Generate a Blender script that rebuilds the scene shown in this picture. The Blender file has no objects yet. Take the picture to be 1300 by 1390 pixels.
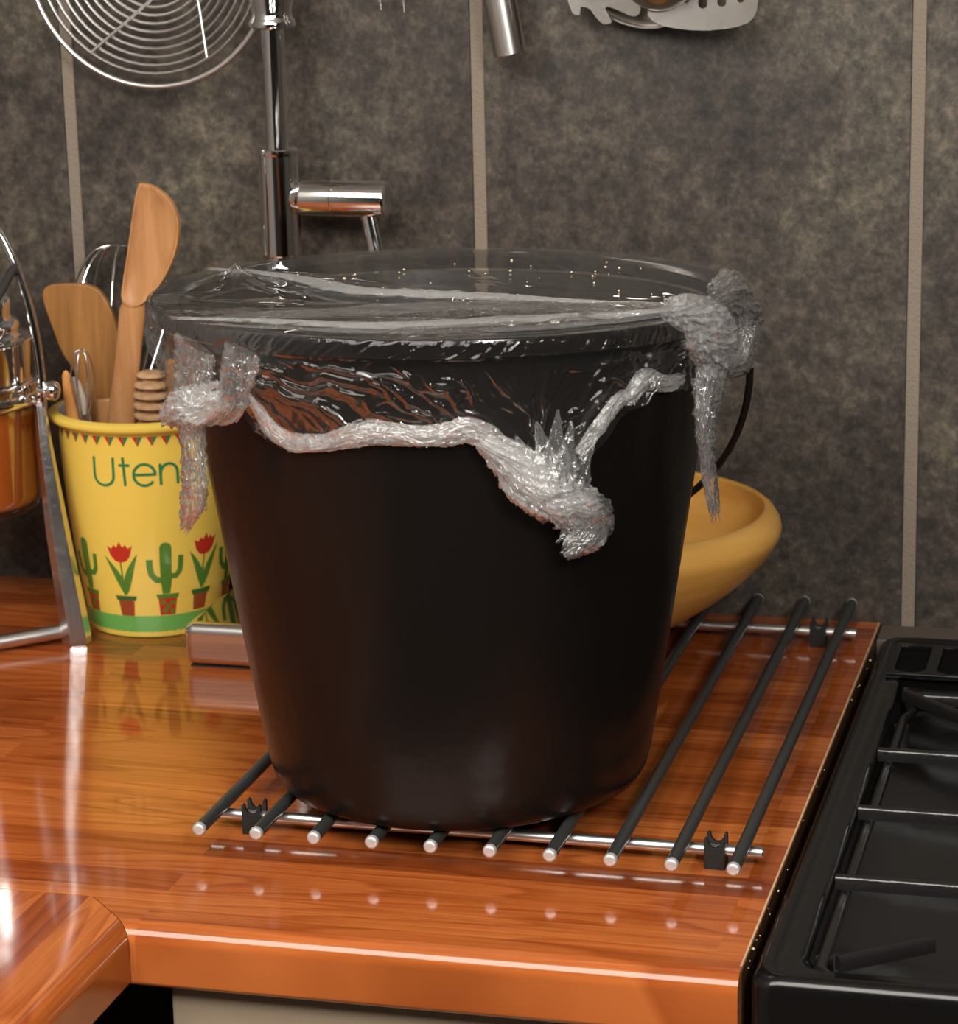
import bpy, bmesh, math, random
import numpy as np
from mathutils import Vector, Matrix

random.seed(7)
S = bpy.context.scene
COL = S.collection
PI = math.pi

# ------------------------------------------------------------------ camera
cd = bpy.data.cameras.new('camera')
cam = bpy.data.objects.new('camera', cd)
COL.objects.link(cam)
FPX, PX, PY = 3618.57, 753.37, 723.45          # focal length and principal point on the 1300 x 1390 frame
cd.sensor_fit = 'AUTO'
cd.sensor_width = 36.0
cd.lens = FPX * 36.0 / 1390.0
cd.shift_x = -(PX - 650.0) / 1390.0
cd.shift_y = (PY - 695.0) / 1390.0
right = Vector((.973, .2302, -.0153)).normalized()
fwd = Vector((-.2262, .9385, -.2608)).normalized()
up = right.cross(fwd).normalized()
right = fwd.cross(up).normalized()
m = Matrix((right, up, -fwd)).transposed().to_4x4()
m.translation = Vector((.561, -1.403, .6026))
cam.matrix_world = m
cd.clip_start = .05
cd.dof.use_dof = True
cd.dof.focus_distance = 1.60
cd.dof.aperture_fstop = 18
S.camera = cam

# ------------------------------------------------------------------ light
w = bpy.data.worlds.new('world')
S.world = w
w.use_nodes = True
w.node_tree.nodes['Background'].inputs[0].default_value = (.95, .92, .88, 1)
w.node_tree.nodes['Background'].inputs[1].default_value = .06

def area_light(name, loc, target, size, power, color=(1, .95, .88), size_y=None):
    ld = bpy.data.lights.new(name, 'AREA')
    ld.energy = power
    ld.color = color
    ld.size = size
    if size_y:
        ld.shape = 'RECTANGLE'
        ld.size_y = size_y
    o = bpy.data.objects.new(name, ld)
    COL.objects.link(o)
    o.location = loc
    o.rotation_euler = (Vector(target) - Vector(loc)).to_track_quat('-Z', 'Y').to_euler()
    return o
area_light('ceiling_bounce', (-.02, -1.02, 1.43), (.10, .25, .1), 1.4, 64)
area_light('flash', (1.02, -1.35, .98), (.13, .2, .2), .30, 19, (1, .97, .93))

S.view_settings.view_transform = 'Standard'
S.view_settings.look = 'None'
S.view_settings.gamma = 1
S.view_settings.use_curve_mapping = False
S.view_settings.exposure = .12
S.cycles.transparent_max_bounces = 40
S.cycles.max_bounces = 14

# ------------------------------------------------------------------ materials
def mat(name):
    mt = bpy.data.materials.new(name)
    mt.use_nodes = True
    nt = mt.node_tree
    return mt, nt, nt.nodes['Principled BSDF']

def simple(name, col, rough=.5, metal=0., spec=.5, coat=0., trans=0., bump=None):
    mt, nt, b = mat(name)
    b.inputs['Base Color'].default_value = (*col, 1)
    b.inputs['Roughness'].default_value = rough
    b.inputs['Metallic'].default_value = metal
    b.inputs['Specular IOR Level'].default_value = spec
    b.inputs['Coat Weight'].default_value = coat
    b.inputs['Transmission Weight'].default_value = trans
    if bump:
        sc, dist = bump
        n = nt.nodes.new('ShaderNodeTexNoise'); n.inputs['Scale'].default_value = sc; n.inputs['Detail'].default_value = 4
        t = nt.nodes.new('ShaderNodeTexCoord'); nt.links.new(t.outputs['Object'], n.inputs['Vector'])
        bp = nt.nodes.new('ShaderNodeBump'); bp.inputs['Distance'].default_value = dist
        nt.links.new(n.outputs['Fac'], bp.inputs['Height']); nt.links.new(bp.outputs[0], b.inputs['Normal'])
    return mt

def ramp(nt, stops):
    r = nt.nodes.new('ShaderNodeValToRGB')
    cr = r.color_ramp
    while len(cr.elements) < len(stops):
        cr.elements.new(.5)
    for e, (p, c) in zip(cr.elements, stops):
        e.position = p
        e.color = (*c, 1)
    return r

def node(nt, kind, **kw):
    n = nt.nodes.new(kind)
    for k, v in kw.items():
        if k in n.inputs:
            n.inputs[k].default_value = v
        else:
            setattr(n, k, v)
    return n

def worktop_mat(name, rot):
    mt, nt, b = mat(name)
    L = nt.links.new
    tc = node(nt, 'ShaderNodeTexCoord')
    mp = node(nt, 'ShaderNodeMapping')
    mp.inputs['Rotation'].default_value = (0, 0, rot)
    L(tc.outputs['Object'], mp.inputs['Vector'])
    br = node(nt, 'ShaderNodeTexBrick')
    br.offset = .37; br.squash = 1.0
    br.inputs['Color1'].default_value = (0, 0, 0, 1)
    br.inputs['Color2'].default_value = (1, 1, 1, 1)
    br.inputs['Scale'].default_value = 1
    br.inputs['Mortar Size'].default_value = 0
    br.inputs['Brick Width'].default_value = .52
    br.inputs['Row Height'].default_value = .0280
    L(mp.outputs[0], br.inputs['Vector'])
    sep = node(nt, 'ShaderNodeMath', operation='MULTIPLY'); sep.inputs[1].default_value = 23.7
    L(br.outputs['Color'], sep.inputs[0])
    comb = node(nt, 'ShaderNodeCombineXYZ')
    L(sep.outputs[0], comb.inputs['X']); L(sep.outputs[0], comb.inputs['Z'])
    add = node(nt, 'ShaderNodeVectorMath', operation='ADD')
    L(mp.outputs[0], add.inputs[0]); L(comb.outputs[0], add.inputs[1])
    # cathedral figure
    sc1 = node(nt, 'ShaderNodeVectorMath', operation='MULTIPLY'); sc1.inputs[1].default_value = (2.6, 20, 1)
    L(add.outputs[0], sc1.inputs[0])
    n1 = node(nt, 'ShaderNodeTexNoise', Scale=1.0, Detail=1.5, Roughness=.4)
    L(sc1.outputs[0], n1.inputs['Vector'])
    mul = node(nt, 'ShaderNodeMath', operation='MULTIPLY'); mul.inputs[1].default_value = 11
    L(n1.outputs['Fac'], mul.inputs[0])
    fr = node(nt, 'ShaderNodeMath', operation='FRACT'); L(mul.outputs[0], fr.inputs[0])
    rl = ramp(nt, [(0, (0, 0, 0)), (.55, (.25, .25, .25)), (.90, (.95, .95, .95)), (1, (.05, .05, .05))])
    L(fr.outputs[0], rl.inputs[0])
    # fine fibres
    sc2 = node(nt, 'ShaderNodeVectorMath', operation='MULTIPLY'); sc2.inputs[1].default_value = (9, 420, 1)
    L(add.outputs[0], sc2.inputs[0])
    n2 = node(nt, 'ShaderNodeTexNoise', Scale=1.0, Detail=3, Roughness=.6)
    L(sc2.outputs[0], n2.inputs['Vector'])
    base = ramp(nt, [(0, (.17, .036, .009)), (.22, (.42, .110, .023)), (.45, (.29, .064, .014)), (.72, (.50, .145, .034)), (1, (.34, .080, .018))])
    L(br.outputs['Color'], base.inputs[0])
    dk = node(nt, 'ShaderNodeMix', data_type='RGBA', blend_type='MULTIPLY')
    L(base.outputs[0], dk.inputs['A'])
    dk.inputs['B'].default_value = (.60, .43, .34, 1)
    mf = node(nt, 'ShaderNodeMath', operation='MULTIPLY'); mf.inputs[1].default_value = .72
    L(rl.outputs[0], mf.inputs[0]); L(mf.outputs[0], dk.inputs['Factor'])
    dk2 = node(nt, 'ShaderNodeMix', data_type='RGBA', blend_type='MULTIPLY')
    L(dk.outputs['Result'], dk2.inputs['A'])
    rf = ramp(nt, [(.3, (.72, .66, .60)), (.62, (1.1, 1.1, 1.1))])
    L(n2.outputs['Fac'], rf.inputs[0]); L(rf.outputs[0], dk2.inputs['B'])
    dk2.inputs['Factor'].default_value = .8
    L(dk2.outputs['Result'], b.inputs['Base Color'])
    b.inputs['Roughness'].default_value = .085
    b.inputs['Specular IOR Level'].default_value = .55
    n3 = node(nt, 'ShaderNodeTexNoise', Scale=14, Detail=1)
    L(tc.outputs['Object'], n3.inputs['Vector'])
    bp = node(nt, 'ShaderNodeBump', Distance=.0003, Strength=.02)
    L(n3.outputs['Fac'], bp.inputs['Height']); L(bp.outputs[0], b.inputs['Normal'])
    return mt

def tile_mat():
    mt, nt, b = mat('slate_tile')
    L = nt.links.new
    g = node(nt, 'ShaderNodeNewGeometry')
    oi = node(nt, 'ShaderNodeObjectInfo')
    off = node(nt, 'ShaderNodeMath', operation='MULTIPLY'); off.inputs[1].default_value = 17
    L(oi.outputs['Random'], off.inputs[0])
    add = node(nt, 'ShaderNodeVectorMath', operation='ADD')
    L(g.outputs['Position'], add.inputs[0]); L(off.outputs[0], add.inputs[1])
    a = node(nt, 'ShaderNodeTexNoise', Scale=7, Detail=4, Roughness=.6, Distortion=.4)
    c = node(nt, 'ShaderNodeTexNoise', Scale=62, Detail=9, Roughness=.74)
    d = node(nt, 'ShaderNodeTexNoise', Scale=190, Detail=3)
    for n in (a, c, d):
        L(add.outputs[0], n.inputs['Vector'])
    r1 = ramp(nt, [(.32, (.029, .0228, .019)), (.52, (.052, .0425, .034)), (.70, (.086, .074, .054))])
    L(a.outputs['Fac'], r1.inputs[0])
    r2 = ramp(nt, [(.36, (.42, .40, .40)), (.50, (.95, .95, .95)), (.63, (1.65, 1.6, 1.5))])
    L(c.outputs['Fac'], r2.inputs[0])
    mx = node(nt, 'ShaderNodeMix', data_type='RGBA', blend_type='MULTIPLY'); mx.inputs['Factor'].default_value = 1
    L(r1.outputs[0], mx.inputs['A']); L(r2.outputs[0], mx.inputs['B'])
    r3 = ramp(nt, [(.36, (.70, .69, .68)), (.50, (1, 1, 1)), (.64, (1.35, 1.33, 1.28))])
    d2 = node(nt, 'ShaderNodeTexNoise', Scale=170, Detail=4, Roughness=.7)
    L(add.outputs[0], d2.inputs['Vector']); L(d2.outputs['Fac'], r3.inputs[0])
    mx2 = node(nt, 'ShaderNodeMix', data_type='RGBA', blend_type='MULTIPLY'); mx2.inputs['Factor'].default_value = 1
    L(mx.outputs['Result'], mx2.inputs['A']); L(r3.outputs[0], mx2.inputs['B'])
    L(mx2.outputs['Result'], b.inputs['Base Color'])
    b.inputs['Roughness'].default_value = .52
    b.inputs['Specular IOR Level'].default_value = .4
    bp = node(nt, 'ShaderNodeBump', Distance=.0012, Strength=.35)
    L(c.outputs['Fac'], bp.inputs['Height'])
    bp2 = node(nt, 'ShaderNodeBump', Distance=.0004, Strength=.3)
    L(d.outputs['Fac'], bp2.inputs['Height']); L(bp.outputs[0], bp2.inputs['Normal'])
    L(bp2.outputs[0], b.inputs['Normal'])
    return mt

def wood_mat(name, c0, c1, rough=.45, scale=(120, 120, 9), spec=.35):
    mt, nt, b = mat(name)
    L = nt.links.new
    tc = node(nt, 'ShaderNodeTexCoord')
    sc = node(nt, 'ShaderNodeVectorMath', operation='MULTIPLY'); sc.inputs[1].default_value = scale
    L(tc.outputs['Object'], sc.inputs[0])
    n = node(nt, 'ShaderNodeTexNoise', Scale=1.0, Detail=5, Roughness=.6, Distortion=.5)
    L(sc.outputs[0], n.inputs['Vector'])
    r = ramp(nt, [(.3, c0), (.7, c1)])
    L(n.outputs['Fac'], r.inputs[0])
    L(r.outputs[0], b.inputs['Base Color'])
    b.inputs['Roughness'].default_value = rough
    b.inputs['Specular IOR Level'].default_value = spec
    bp = node(nt, 'ShaderNodeBump', Distance=.0003, Strength=.3)
    L(n.outputs['Fac'], bp.inputs['Height']); L(bp.outputs[0], b.inputs['Normal'])
    return mt

def clear_mat(name, rough, milk, tint=(1, 1, 1), gain=1.9, bump=0., bscale=90, bstretch=(1, 1, 1)):
    """thin clear sheet: straight-through transmission plus Fresnel reflection from both faces"""
    mt, nt, b = mat(name)
    L = nt.links.new
    nt.nodes.remove(b)
    out = nt.nodes['Material Output']
    tr = node(nt, 'ShaderNodeBsdfTransparent'); tr.inputs[0].default_value = (*tint, 1)
    gl = node(nt, 'ShaderNodeBsdfGlossy'); gl.inputs['Roughness'].default_value = rough
    fr = node(nt, 'ShaderNodeFresnel'); fr.inputs['IOR'].default_value = 1.5
    # both faces of the sheet reflect: R = 2F / (1 + F)
    m1 = node(nt, 'ShaderNodeMath', operation='ADD'); m1.inputs[1].default_value = 1
    m0 = node(nt, 'ShaderNodeMath', operation='DIVIDE')
    L(fr.outputs[0], m1.inputs[0]); L(fr.outputs[0], m0.inputs[0]); L(m1.outputs[0], m0.inputs[1])
    mm = node(nt, 'ShaderNodeMath', operation='MULTIPLY', use_clamp=True); mm.inputs[1].default_value = gain
    L(m0.outputs[0], mm.inputs[0])
    mx = node(nt, 'ShaderNodeMixShader')
    L(mm.outputs[0], mx.inputs[0]); L(tr.outputs[0], mx.inputs[1]); L(gl.outputs[0], mx.inputs[2])
    last = mx
    if bump:
        tc = node(nt, 'ShaderNodeTexCoord')
        sc = node(nt, 'ShaderNodeVectorMath', operation='MULTIPLY'); sc.inputs[1].default_value = bstretch
        L(tc.outputs['Object'], sc.inputs[0])
        n = node(nt, 'ShaderNodeTexNoise', Scale=bscale, Detail=3, Roughness=.55, Distortion=.6)
        L(sc.outputs[0], n.inputs['Vector'])
        bp = node(nt, 'ShaderNodeBump', Distance=.002, Strength=bump)
        L(n.outputs['Fac'], bp.inputs['Height'])
        L(bp.outputs[0], gl.inputs['Normal']); L(bp.outputs[0], fr.inputs['Normal'])
    if milk:
        df = node(nt, 'ShaderNodeBsdfTranslucent'); df.inputs[0].default_value = (.9, .88, .86, 1)
        d2 = node(nt, 'ShaderNodeBsdfDiffuse'); d2.inputs[0].default_value = (.9, .88, .86, 1)
        a2 = node(nt, 'ShaderNodeMixShader'); a2.inputs[0].default_value = .5
        L(df.outputs[0], a2.inputs[1]); L(d2.outputs[0], a2.inputs[2])
        m2 = node(nt, 'ShaderNodeMixShader'); m2.inputs[0].default_value = milk
        L(mx.outputs[0], m2.inputs[1]); L(a2.outputs[0], m2.inputs[2])
        last = m2
    L(last.outputs[0], out.inputs['Surface'])
    return mt

M = {}
M['worktop'] = worktop_mat('wood_strip_laminate', 0)
M['worktop_return'] = worktop_mat('wood_strip_laminate_return', PI / 2)
M['strip_end'] = simple('dark_brown_edge', (.075, .034, .014), .3, spec=.5, bump=(160, .001))
M['tile'] = tile_mat()
M['grout'] = simple('grout', (.225, .185, .145), .9, spec=.2, bump=(500, .0012))
M['sealant'] = simple('grey_brown_sealant', (.10, .075, .058), .6, bump=(80, .001))
M['pale_plaster'] = simple('pale_wall_paint', (.21, .20, .185), .8)
M['plaster'] = simple('dim_wall_paint', (.09, .08, .07), .8)
M['ceiling'] = simple('white_ceiling_paint', (.45, .43, .40), .9)
M['floor'] = simple('floor_tile', (.10, .08, .065), .4)
M['rim'] = simple('black_rim_plastic', (.005, .004, .0036), .13, spec=.35)
M['bucket'] = simple('black_plastic', (.0055, .0042, .0036), .30, spec=.28, bump=(60, .0005))
M['chrome'] = simple('chrome', (.80, .79, .78), .06, 1)
M['leg'] = simple('worn_chrome', (.74, .72, .70), .22, 1, bump=(90, .0004))
M['steel'] = simple('brushed_steel', (.62, .58, .54), .27, 1)
M['alu'] = simple('satin_aluminium', (.72, .70, .68), .32, 1)
M['cap'] = simple('silver_plastic_cap', (.68, .63, .61), .35, .6)
M['rod'] = simple('dark_grey_coated_rod', (.030, .031, .030), .36, spec=.45)
M['rubber'] = simple('black_rubber', (.012, .012, .012), .5, spec=.4)
M['enamel'] = simple('black_enamel', (.005, .0045, .0043), .17, spec=.42, bump=(25, .0004))
M['iron'] = simple('black_enamelled_iron', (.010, .009, .009), .22, spec=.6, bump=(300, .0003))
M['yellow'] = simple('yellow_glaze', (.86, .61, .105), .12, spec=.45)
M['green_band'] = simple('green_glaze', (.16, .44, .10), .12, spec=.5)
M['white_glaze'] = simple('white_glaze', (.62, .60, .56), .15)
M['print_green'] = simple('green_print', (.03, .20, .075), .2)
M['print_leaf'] = simple('leaf_green_print', (.085, .22, .03), .2)
M['print_red'] = simple('red_print', (.52, .035, .018), .2)
M['print_stripe'] = simple('dark_green_stripe_print', (.04, .13, .03), .2)
M['spoon'] = wood_mat('pale_beech', (.36, .165, .062), (.53, .27, .115))
M['spatula'] = wood_mat('golden_olive_wood', (.21, .090, .024), (.36, .165, .046))
M['pale_wood'] = wood_mat('light_raw_wood', (.42, .24, .12), (.62, .40, .23))
M['orange_wood'] = wood_mat('orange_wood', (.50, .22, .06), (.62, .29, .09))
M['bowl'] = wood_mat('honey_coloured_wood', (.72, .34, .062), (.86, .47, .115), .34, (9, 9, 60), .45)
M['pale_plastic'] = simple('pale_grey_plastic', (.55, .48, .42), .35)
M['ochre'] = simple('ochre_plastic', (.55, .27, .03), .35)
M['film'] = clear_mat('cling_film', .045, .010, gain=1.1, bump=.05, bscale=90)
M['film_skirt'] = clear_mat('cling_film_skirt', .045, .010, gain=.68, bump=.05, bscale=90)
M['film_crumpled'] = clear_mat('crumpled_cling_film', .10, .22, gain=1.5, bump=.35, bscale=130)
M['film_loose'] = clear_mat('loose_cling_film', .08, .06, gain=1.4, bump=.30, bscale=130)
M['film_band'] = clear_mat('layered_cling_film', .07, .20, gain=1.3, bump=.25, bscale=80)
M['glass'] = clear_mat('clear_glass', .02, 0, gain=.7)
M['liquid'] = simple('orange_liquid', (.40, .095, .014), .25, spec=.2)
M['crumb'] = simple('crumb', (.66, .54, .36), .7)
M['cabinet'] = simple('cream_cabinet_front', (.30, .23, .16), .4)
M['dark'] = simple('dark_void', (.003, .003, .003), .9, spec=.1)

# ------------------------------------------------------------------ object helpers
ROOT = {}
def base_of(o):
    v = Vector((0, 0, 0))
    while o is not None:
        v += o.location
        o = o.parent
    return v

def tag(o, label=None, cat=None, group=None, kind=None):
    for k, v in (('label', label), ('category', cat), ('group', group), ('kind', kind)):
        if v:
            o[k] = v
    return o

def thing(name, label, cat, loc, group=None):
    o = bpy.data.objects.new(name, None)
    o.empty_display_size = .02
    COL.objects.link(o)
    o.location = loc
    return tag(o, label, cat, group)

def obj(name, bm, m, parent=None, smooth=40, origin=None, label=None, wnorm=True):
    """bm is in world metres; links ONE mesh object, parented"""
    me = bpy.data.meshes.new(name)
    o = bpy.data.objects.new(name, me)
    COL.objects.link(o)
    if parent is not None:
        o.parent = parent
    b0 = base_of(parent)
    if origin is not None:
        o.location = Vector(origin) - b0
    off = b0 + o.location
    if isinstance(bm, bmesh.types.BMesh):
        for v in bm.verts:
            v.co -= off
        bm.to_mesh(me)
        bm.free()
    else:
        vs, fs = bm
        me.from_pydata([tuple(Vector(v) - off) for v in vs], [], fs)
    for mm in (m if isinstance(m, (list, tuple)) else [m]):
        me.materials.append(M[mm])
    if smooth:
        for p in me.polygons:
            p.use_smooth = True
        me.set_sharp_from_angle(angle=math.radians(smooth))
        if wnorm:
            wn = o.modifiers.new('weighted_normals', 'WEIGHTED_NORMAL')
            wn.keep_sharp = True
            wn.weight = 80
    if label:
        o['label'] = label
    return o

def clone(o, parent, delta):
    """copy of a part (shared mesh) shifted by delta, with copies of its children"""
    c = o.copy()
    COL.objects.link(c)
    c.parent = parent
    c.location = o.location + Vector(delta)
    for ch in list(o.children):
        k = ch.copy()
        COL.objects.link(k)
        k.parent = c
    return c

def box(x0, y0, z0, x1, y1, z1, bev=0., seg=2, bm=None):
    new = bmesh.new()
    vs = [new.verts.new(p) for p in ((x0, y0, z0), (x1, y0, z0), (x1, y1, z0), (x0, y1, z0), (x0, y0, z1), (x1, y0, z1), (x1, y1, z1), (x0, y1, z1))]
    for f in ((3, 2, 1, 0), (4, 5, 6, 7), (0, 1, 5, 4), (1, 2, 6, 5), (2, 3, 7, 6), (3, 0, 4, 7)):
        new.faces.new([vs[i] for i in f])
    if bev:
        bmesh.ops.bevel(new, geom=new.edges[:], offset=bev, segments=seg, affect='EDGES', profile=.5)
    if bm is not None:
        join(bm, new)
        return bm
    return new

def join(bm, other):
    me = bpy.data.meshes.new('tmp')
    other.to_mesh(me)
    other.free()
    bm.from_mesh(me)
    bpy.data.meshes.remove(me)
    return bm

def lathe(profile, center, seg=64, bm=None, axis=None, close=False, shear=None):
    """profile [(r, z)] about the vertical through center, or along axis from center"""
    bm = bm or bmesh.new()
    c = Vector(center)
    if axis is not None:
        a = Vector(axis).normalized()
        q = Vector((0, 0, 1)).rotation_difference(a)
    rings = []
    for r, z in profile:
        if r <= 1e-6:
            p = Vector((0, 0, z))
            if axis is not None:
                p = q @ p
            rings.append([bm.verts.new(c + p)])
            continue
        ring = []
        for i in range(seg):
            t = 2 * PI * i / seg
            p = Vector((r * math.cos(t), r * math.sin(t), z))
            if shear:
                p.z += shear(p)
            if axis is not None:
                p = q @ p
            ring.append(bm.verts.new(c + p))
        rings.append(ring)
    pairs = list(zip(rings[:-1], rings[1:]))
    if close:
        pairs.append((rings[-1], rings[0]))
    for A, B in pairs:
        if len(A) == 1 and len(B) == 1:
            continue
        for i in range(seg):
            j = (i + 1) % seg
            if len(A) == 1:
                bm.faces.new((A[0], B[j], B[i]))
            elif len(B) == 1:
                bm.faces.new((A[i], A[j], B[0]))
            else:
                bm.faces.new((A[i], A[j], B[j], B[i]))
    bmesh.ops.recalc_face_normals(bm, faces=bm.faces[:])
    return bm

def tube(path, r, seg=12, bm=None, closed=False, caps=True, flat=None):
    """swept tube; r a number or a list; flat = (scale_a, scale_b) squashes the section"""
    bm = bm or bmesh.new()
    P = [Vector(p) for p in path]
    n = len(P)
    R = r if isinstance(r, (list, tuple)) else [r] * n
    tang = []
    for i in range(n):
        a = P[i - 1] if (i > 0 or closed) else P[i]
        b = P[(i + 1) % n] if (i < n - 1 or closed) else P[i]
        tang.append((b - a).normalized())
    ref = Vector((0, 1, 0)) if abs(tang[0].y) < .9 else Vector((0, 0, 1))
    nrm = (ref - tang[0] * ref.dot(tang[0])).normalized()
    rings = []
    for i in range(n):
        t = tang[i]
        nrm = (nrm - t * nrm.dot(t)).normalized()
        bi = t.cross(nrm)
        fa, fb = flat or (1, 1)
        rings.append([bm.verts.new(P[i] + R[i] * (fa * nrm * math.cos(2 * PI * k / seg) + fb * bi * math.sin(2 * PI * k / seg))) for k in range(seg)])
    m = n if closed else n - 1
    for i in range(m):
        A, B = rings[i], rings[(i + 1) % n]
        for k in range(seg):
            bm.faces.new((A[k], A[(k + 1) % seg], B[(k + 1) % seg], B[k]))
    if caps and not closed:
        bm.faces.new(rings[0][::-1])
        bm.faces.new(rings[-1])
    bmesh.ops.recalc_face_normals(bm, faces=bm.faces[:])
    return bm

def smooth_path(pts, n=40, closed=False):
    """Catmull-Rom through points"""
    P = [Vector(p) for p in pts]
    out = []
    k = len(P)
    segs = k if closed else k - 1
    per = max(2, n // segs)
    for i in range(segs):
        p0 = P[(i - 1) % k] if (closed or i > 0) else P[0]
        p1 = P[i]
        p2 = P[(i + 1) % k]
        p3 = P[(i + 2) % k] if (closed or i + 2 < k) else P[-1]
        for j in range(per):
            t = j / per
            out.append(.5 * ((2 * p1) + (p2 - p0) * t + (2 * p0 - 5 * p1 + 4 * p2 - p3) * t * t + (3 * p1 - p0 - 3 * p2 + p3) * t ** 3))
    if not closed:
        out.append(P[-1])
    return out

def prism(loops, place, depth, bev=0.):
    """flat plate from an outline and holes [(u, v)], place(u, v, d) -> world, d from 0 to depth"""
    bm = bmesh.new()
    edges = []
    for lp in loops:
        vs = [bm.verts.new((u, v, 0)) for u, v in lp]
        for i in range(len(vs)):
            edges.append(bm.edges.new((vs[i], vs[(i + 1) % len(vs)])))
    bmesh.ops.triangle_fill(bm, edges=edges, use_beauty=True, use_dissolve=False)
    bmesh.ops.dissolve_limit(bm, angle_limit=.01, verts=[], edges=[e for e in bm.edges if len(e.link_faces) == 2])
    ret = bmesh.ops.extrude_face_region(bm, geom=bm.faces[:])
    for g in ret['geom']:
        if isinstance(g, bmesh.types.BMVert):
            g.co.z = depth
    bmesh.ops.recalc_face_normals(bm, faces=bm.faces[:])
    if bev:
        es = [e for e in bm.edges if len(e.link_faces) == 2 and e.calc_face_angle(0) > .9 and abs(e.verts[0].co.z - e.verts[1].co.z) < 1e-6]
        bmesh.ops.bevel(bm, geom=es, offset=bev, segments=2, affect='EDGES', profile=.5)
    for v in bm.verts:
        v.co = Vector(place(v.co.x, v.co.y, v.co.z))
    bmesh.ops.recalc_face_normals(bm, faces=bm.faces[:])
    return bm

def struct(name, bm, m, parent=None, smooth=40):
    o = obj(name, bm, m, parent, smooth)
    o['kind'] = 'structure'
    return o

# ------------------------------------------------------------------ numpy noise for the film
def vnoise(x, y, seed=0):
    xi = np.floor(x).astype(np.int64); yi = np.floor(y).astype(np.int64)
    fx = x - xi; fy = y - yi
    fx = fx * fx * (3 - 2 * fx); fy = fy * fy * (3 - 2 * fy)
    def h(a, b):
        n = (a * 374761393 + b * 668265263 + seed * 974711) & 0xffffffff
        n = ((n ^ (n >> 13)) * 1274126177) & 0xffffffff
        n = n ^ (n >> 16)
        return (n & 0xffff) / 65535.0
    return (h(xi, yi) * (1 - fx) + h(xi + 1, yi) * fx) * (1 - fy) + (h(xi, yi + 1) * (1 - fx) + h(xi + 1, yi + 1) * fx) * fy
def ridged(x, y, seed=0, octs=4, gain=.55):
    s = 0; a = 1; tot = 0
    for k in range(octs):
        s = s + a * (1 - np.abs(2 * vnoise(x * 2 ** k + 3.1 * k, y * 2 ** k + 1.7 * k, seed + k) - 1)) ** 2
        tot += a; a *= gain
    return s / tot
def facet(x, y, seed, f0, n=5):
    """sum of folded planes: flat facets meeting in sharp creases, about zero mean"""
    g = np.random.RandomState(seed)
    s = 0
    wx = (vnoise(x * f0 * .35 + seed, y * f0 * .35, seed) - .5) * 1.1 / f0
    wy = (vnoise(x * f0 * .35 + seed, y * f0 * .35 + 9, seed + 1) - .5) * 1.1 / f0
    for k in range(n):
        a = g.rand() * PI; f = f0 * (1 + 1.4 * k / max(1, n - 1)); ph = g.rand()
        u = ((x + wx) * math.cos(a) + (y + wy) * math.sin(a)) * f + ph
        s = s + np.abs(2 * (u - np.floor(u + .5))) / (1 + 1.2 * k / n) * vnoise(x * f * .6 + 3 * k, y * f * .6 + seed, seed + k)
    return s / n - .2
def sheet(name, X, Y, Z, m, parent, wrap=False, smooth=180):
    """quad grid from 2-D arrays"""
    nr, nc = X.shape
    me = bpy.data.meshes.new(name)
    o = bpy.data.objects.new(name, me)
    COL.objects.link(o)
    o.parent = parent
    b0 = base_of(parent)
    V = np.stack([X - b0.x, Y - b0.y, Z - b0.z], -1).reshape(-1, 3)
    idx = np.arange(nr * nc).reshape(nr, nc)
    nxt = np.roll(idx, -1, 1)
    a = idx[:-1]; b = nxt[:-1]; c = nxt[1:]; d = idx[1:]
    if not wrap:
        a, b, c, d = (q[:, :-1] for q in (a, b, c, d))
    F = np.stack([a, b, c, d], -1).reshape(-1, 4)
    me.vertices.add(len(V)); me.vertices.foreach_set('co', V.astype(np.float32).ravel())
    me.loops.add(F.size); me.loops.foreach_set('vertex_index', F.astype(np.int32).ravel())
    me.polygons.add(len(F)); me.polygons.foreach_set('loop_start', (np.arange(len(F)) * 4).astype(np.int32))
    me.polygons.foreach_set('loop_total', np.full(len(F), 4, np.int32))
    me.polygons.foreach_set('use_smooth', np.ones(len(F), bool))
    me.update(calc_edges=True)
    me.materials.append(M[m])
    return o

# ================================================================== the setting
YW = .553                                            # tile face
struct('floor', box(-.70, -2.4, -.95, 2.2, .60, -.91), 'floor')
struct('ceiling', box(-.70, -2.4, 1.52, 2.2, .60, 1.56), 'ceiling')
struct('wall_left', box(-.74, -2.4, -.91, -.70, .60, 1.52), 'pale_plaster')
struct('wall_right', box(2.2, -2.4, -.91, 2.24, .60, 1.52), 'plaster')
struct('wall_front', box(-.74, -2.44, -.91, 2.24, -2.4, 1.52), 'plaster')
wall = struct('wall_back', box(-.70, YW + .002, -.91, 2.2, .60, 1.52), 'grout')
G0, PITCH, GW = .0346, .3307, .0098
proto_tile = None
for row in range(2):
    for k in range(-3, 7):
        x0 = G0 + k * PITCH + GW / 2
        x1 = x0 + PITCH - GW
        x0 = max(x0, -.699); x1 = min(x1, 2.199)
        if x1 - x0 < .02:
            continue
        z0 = -.004 + row * .61
        full = abs(x1 - x0 - (PITCH - GW)) < 1e-4
        if full and proto_tile is not None:
            t = proto_tile.copy(); COL.objects.link(t); t.parent = wall
            t.location = (x0, YW, z0)
        else:
            t = obj('tile', box(x0, YW, z0, x1, YW + .010, z0 + .60, .0016, 2), 'tile', wall, origin=(x0, YW, z0))
            if full:
                proto_tile = t
struct('trim_1', box(.3455, .515, -.03, 1.02, YW + .001, -.0015, .002), 'sealant')

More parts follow.
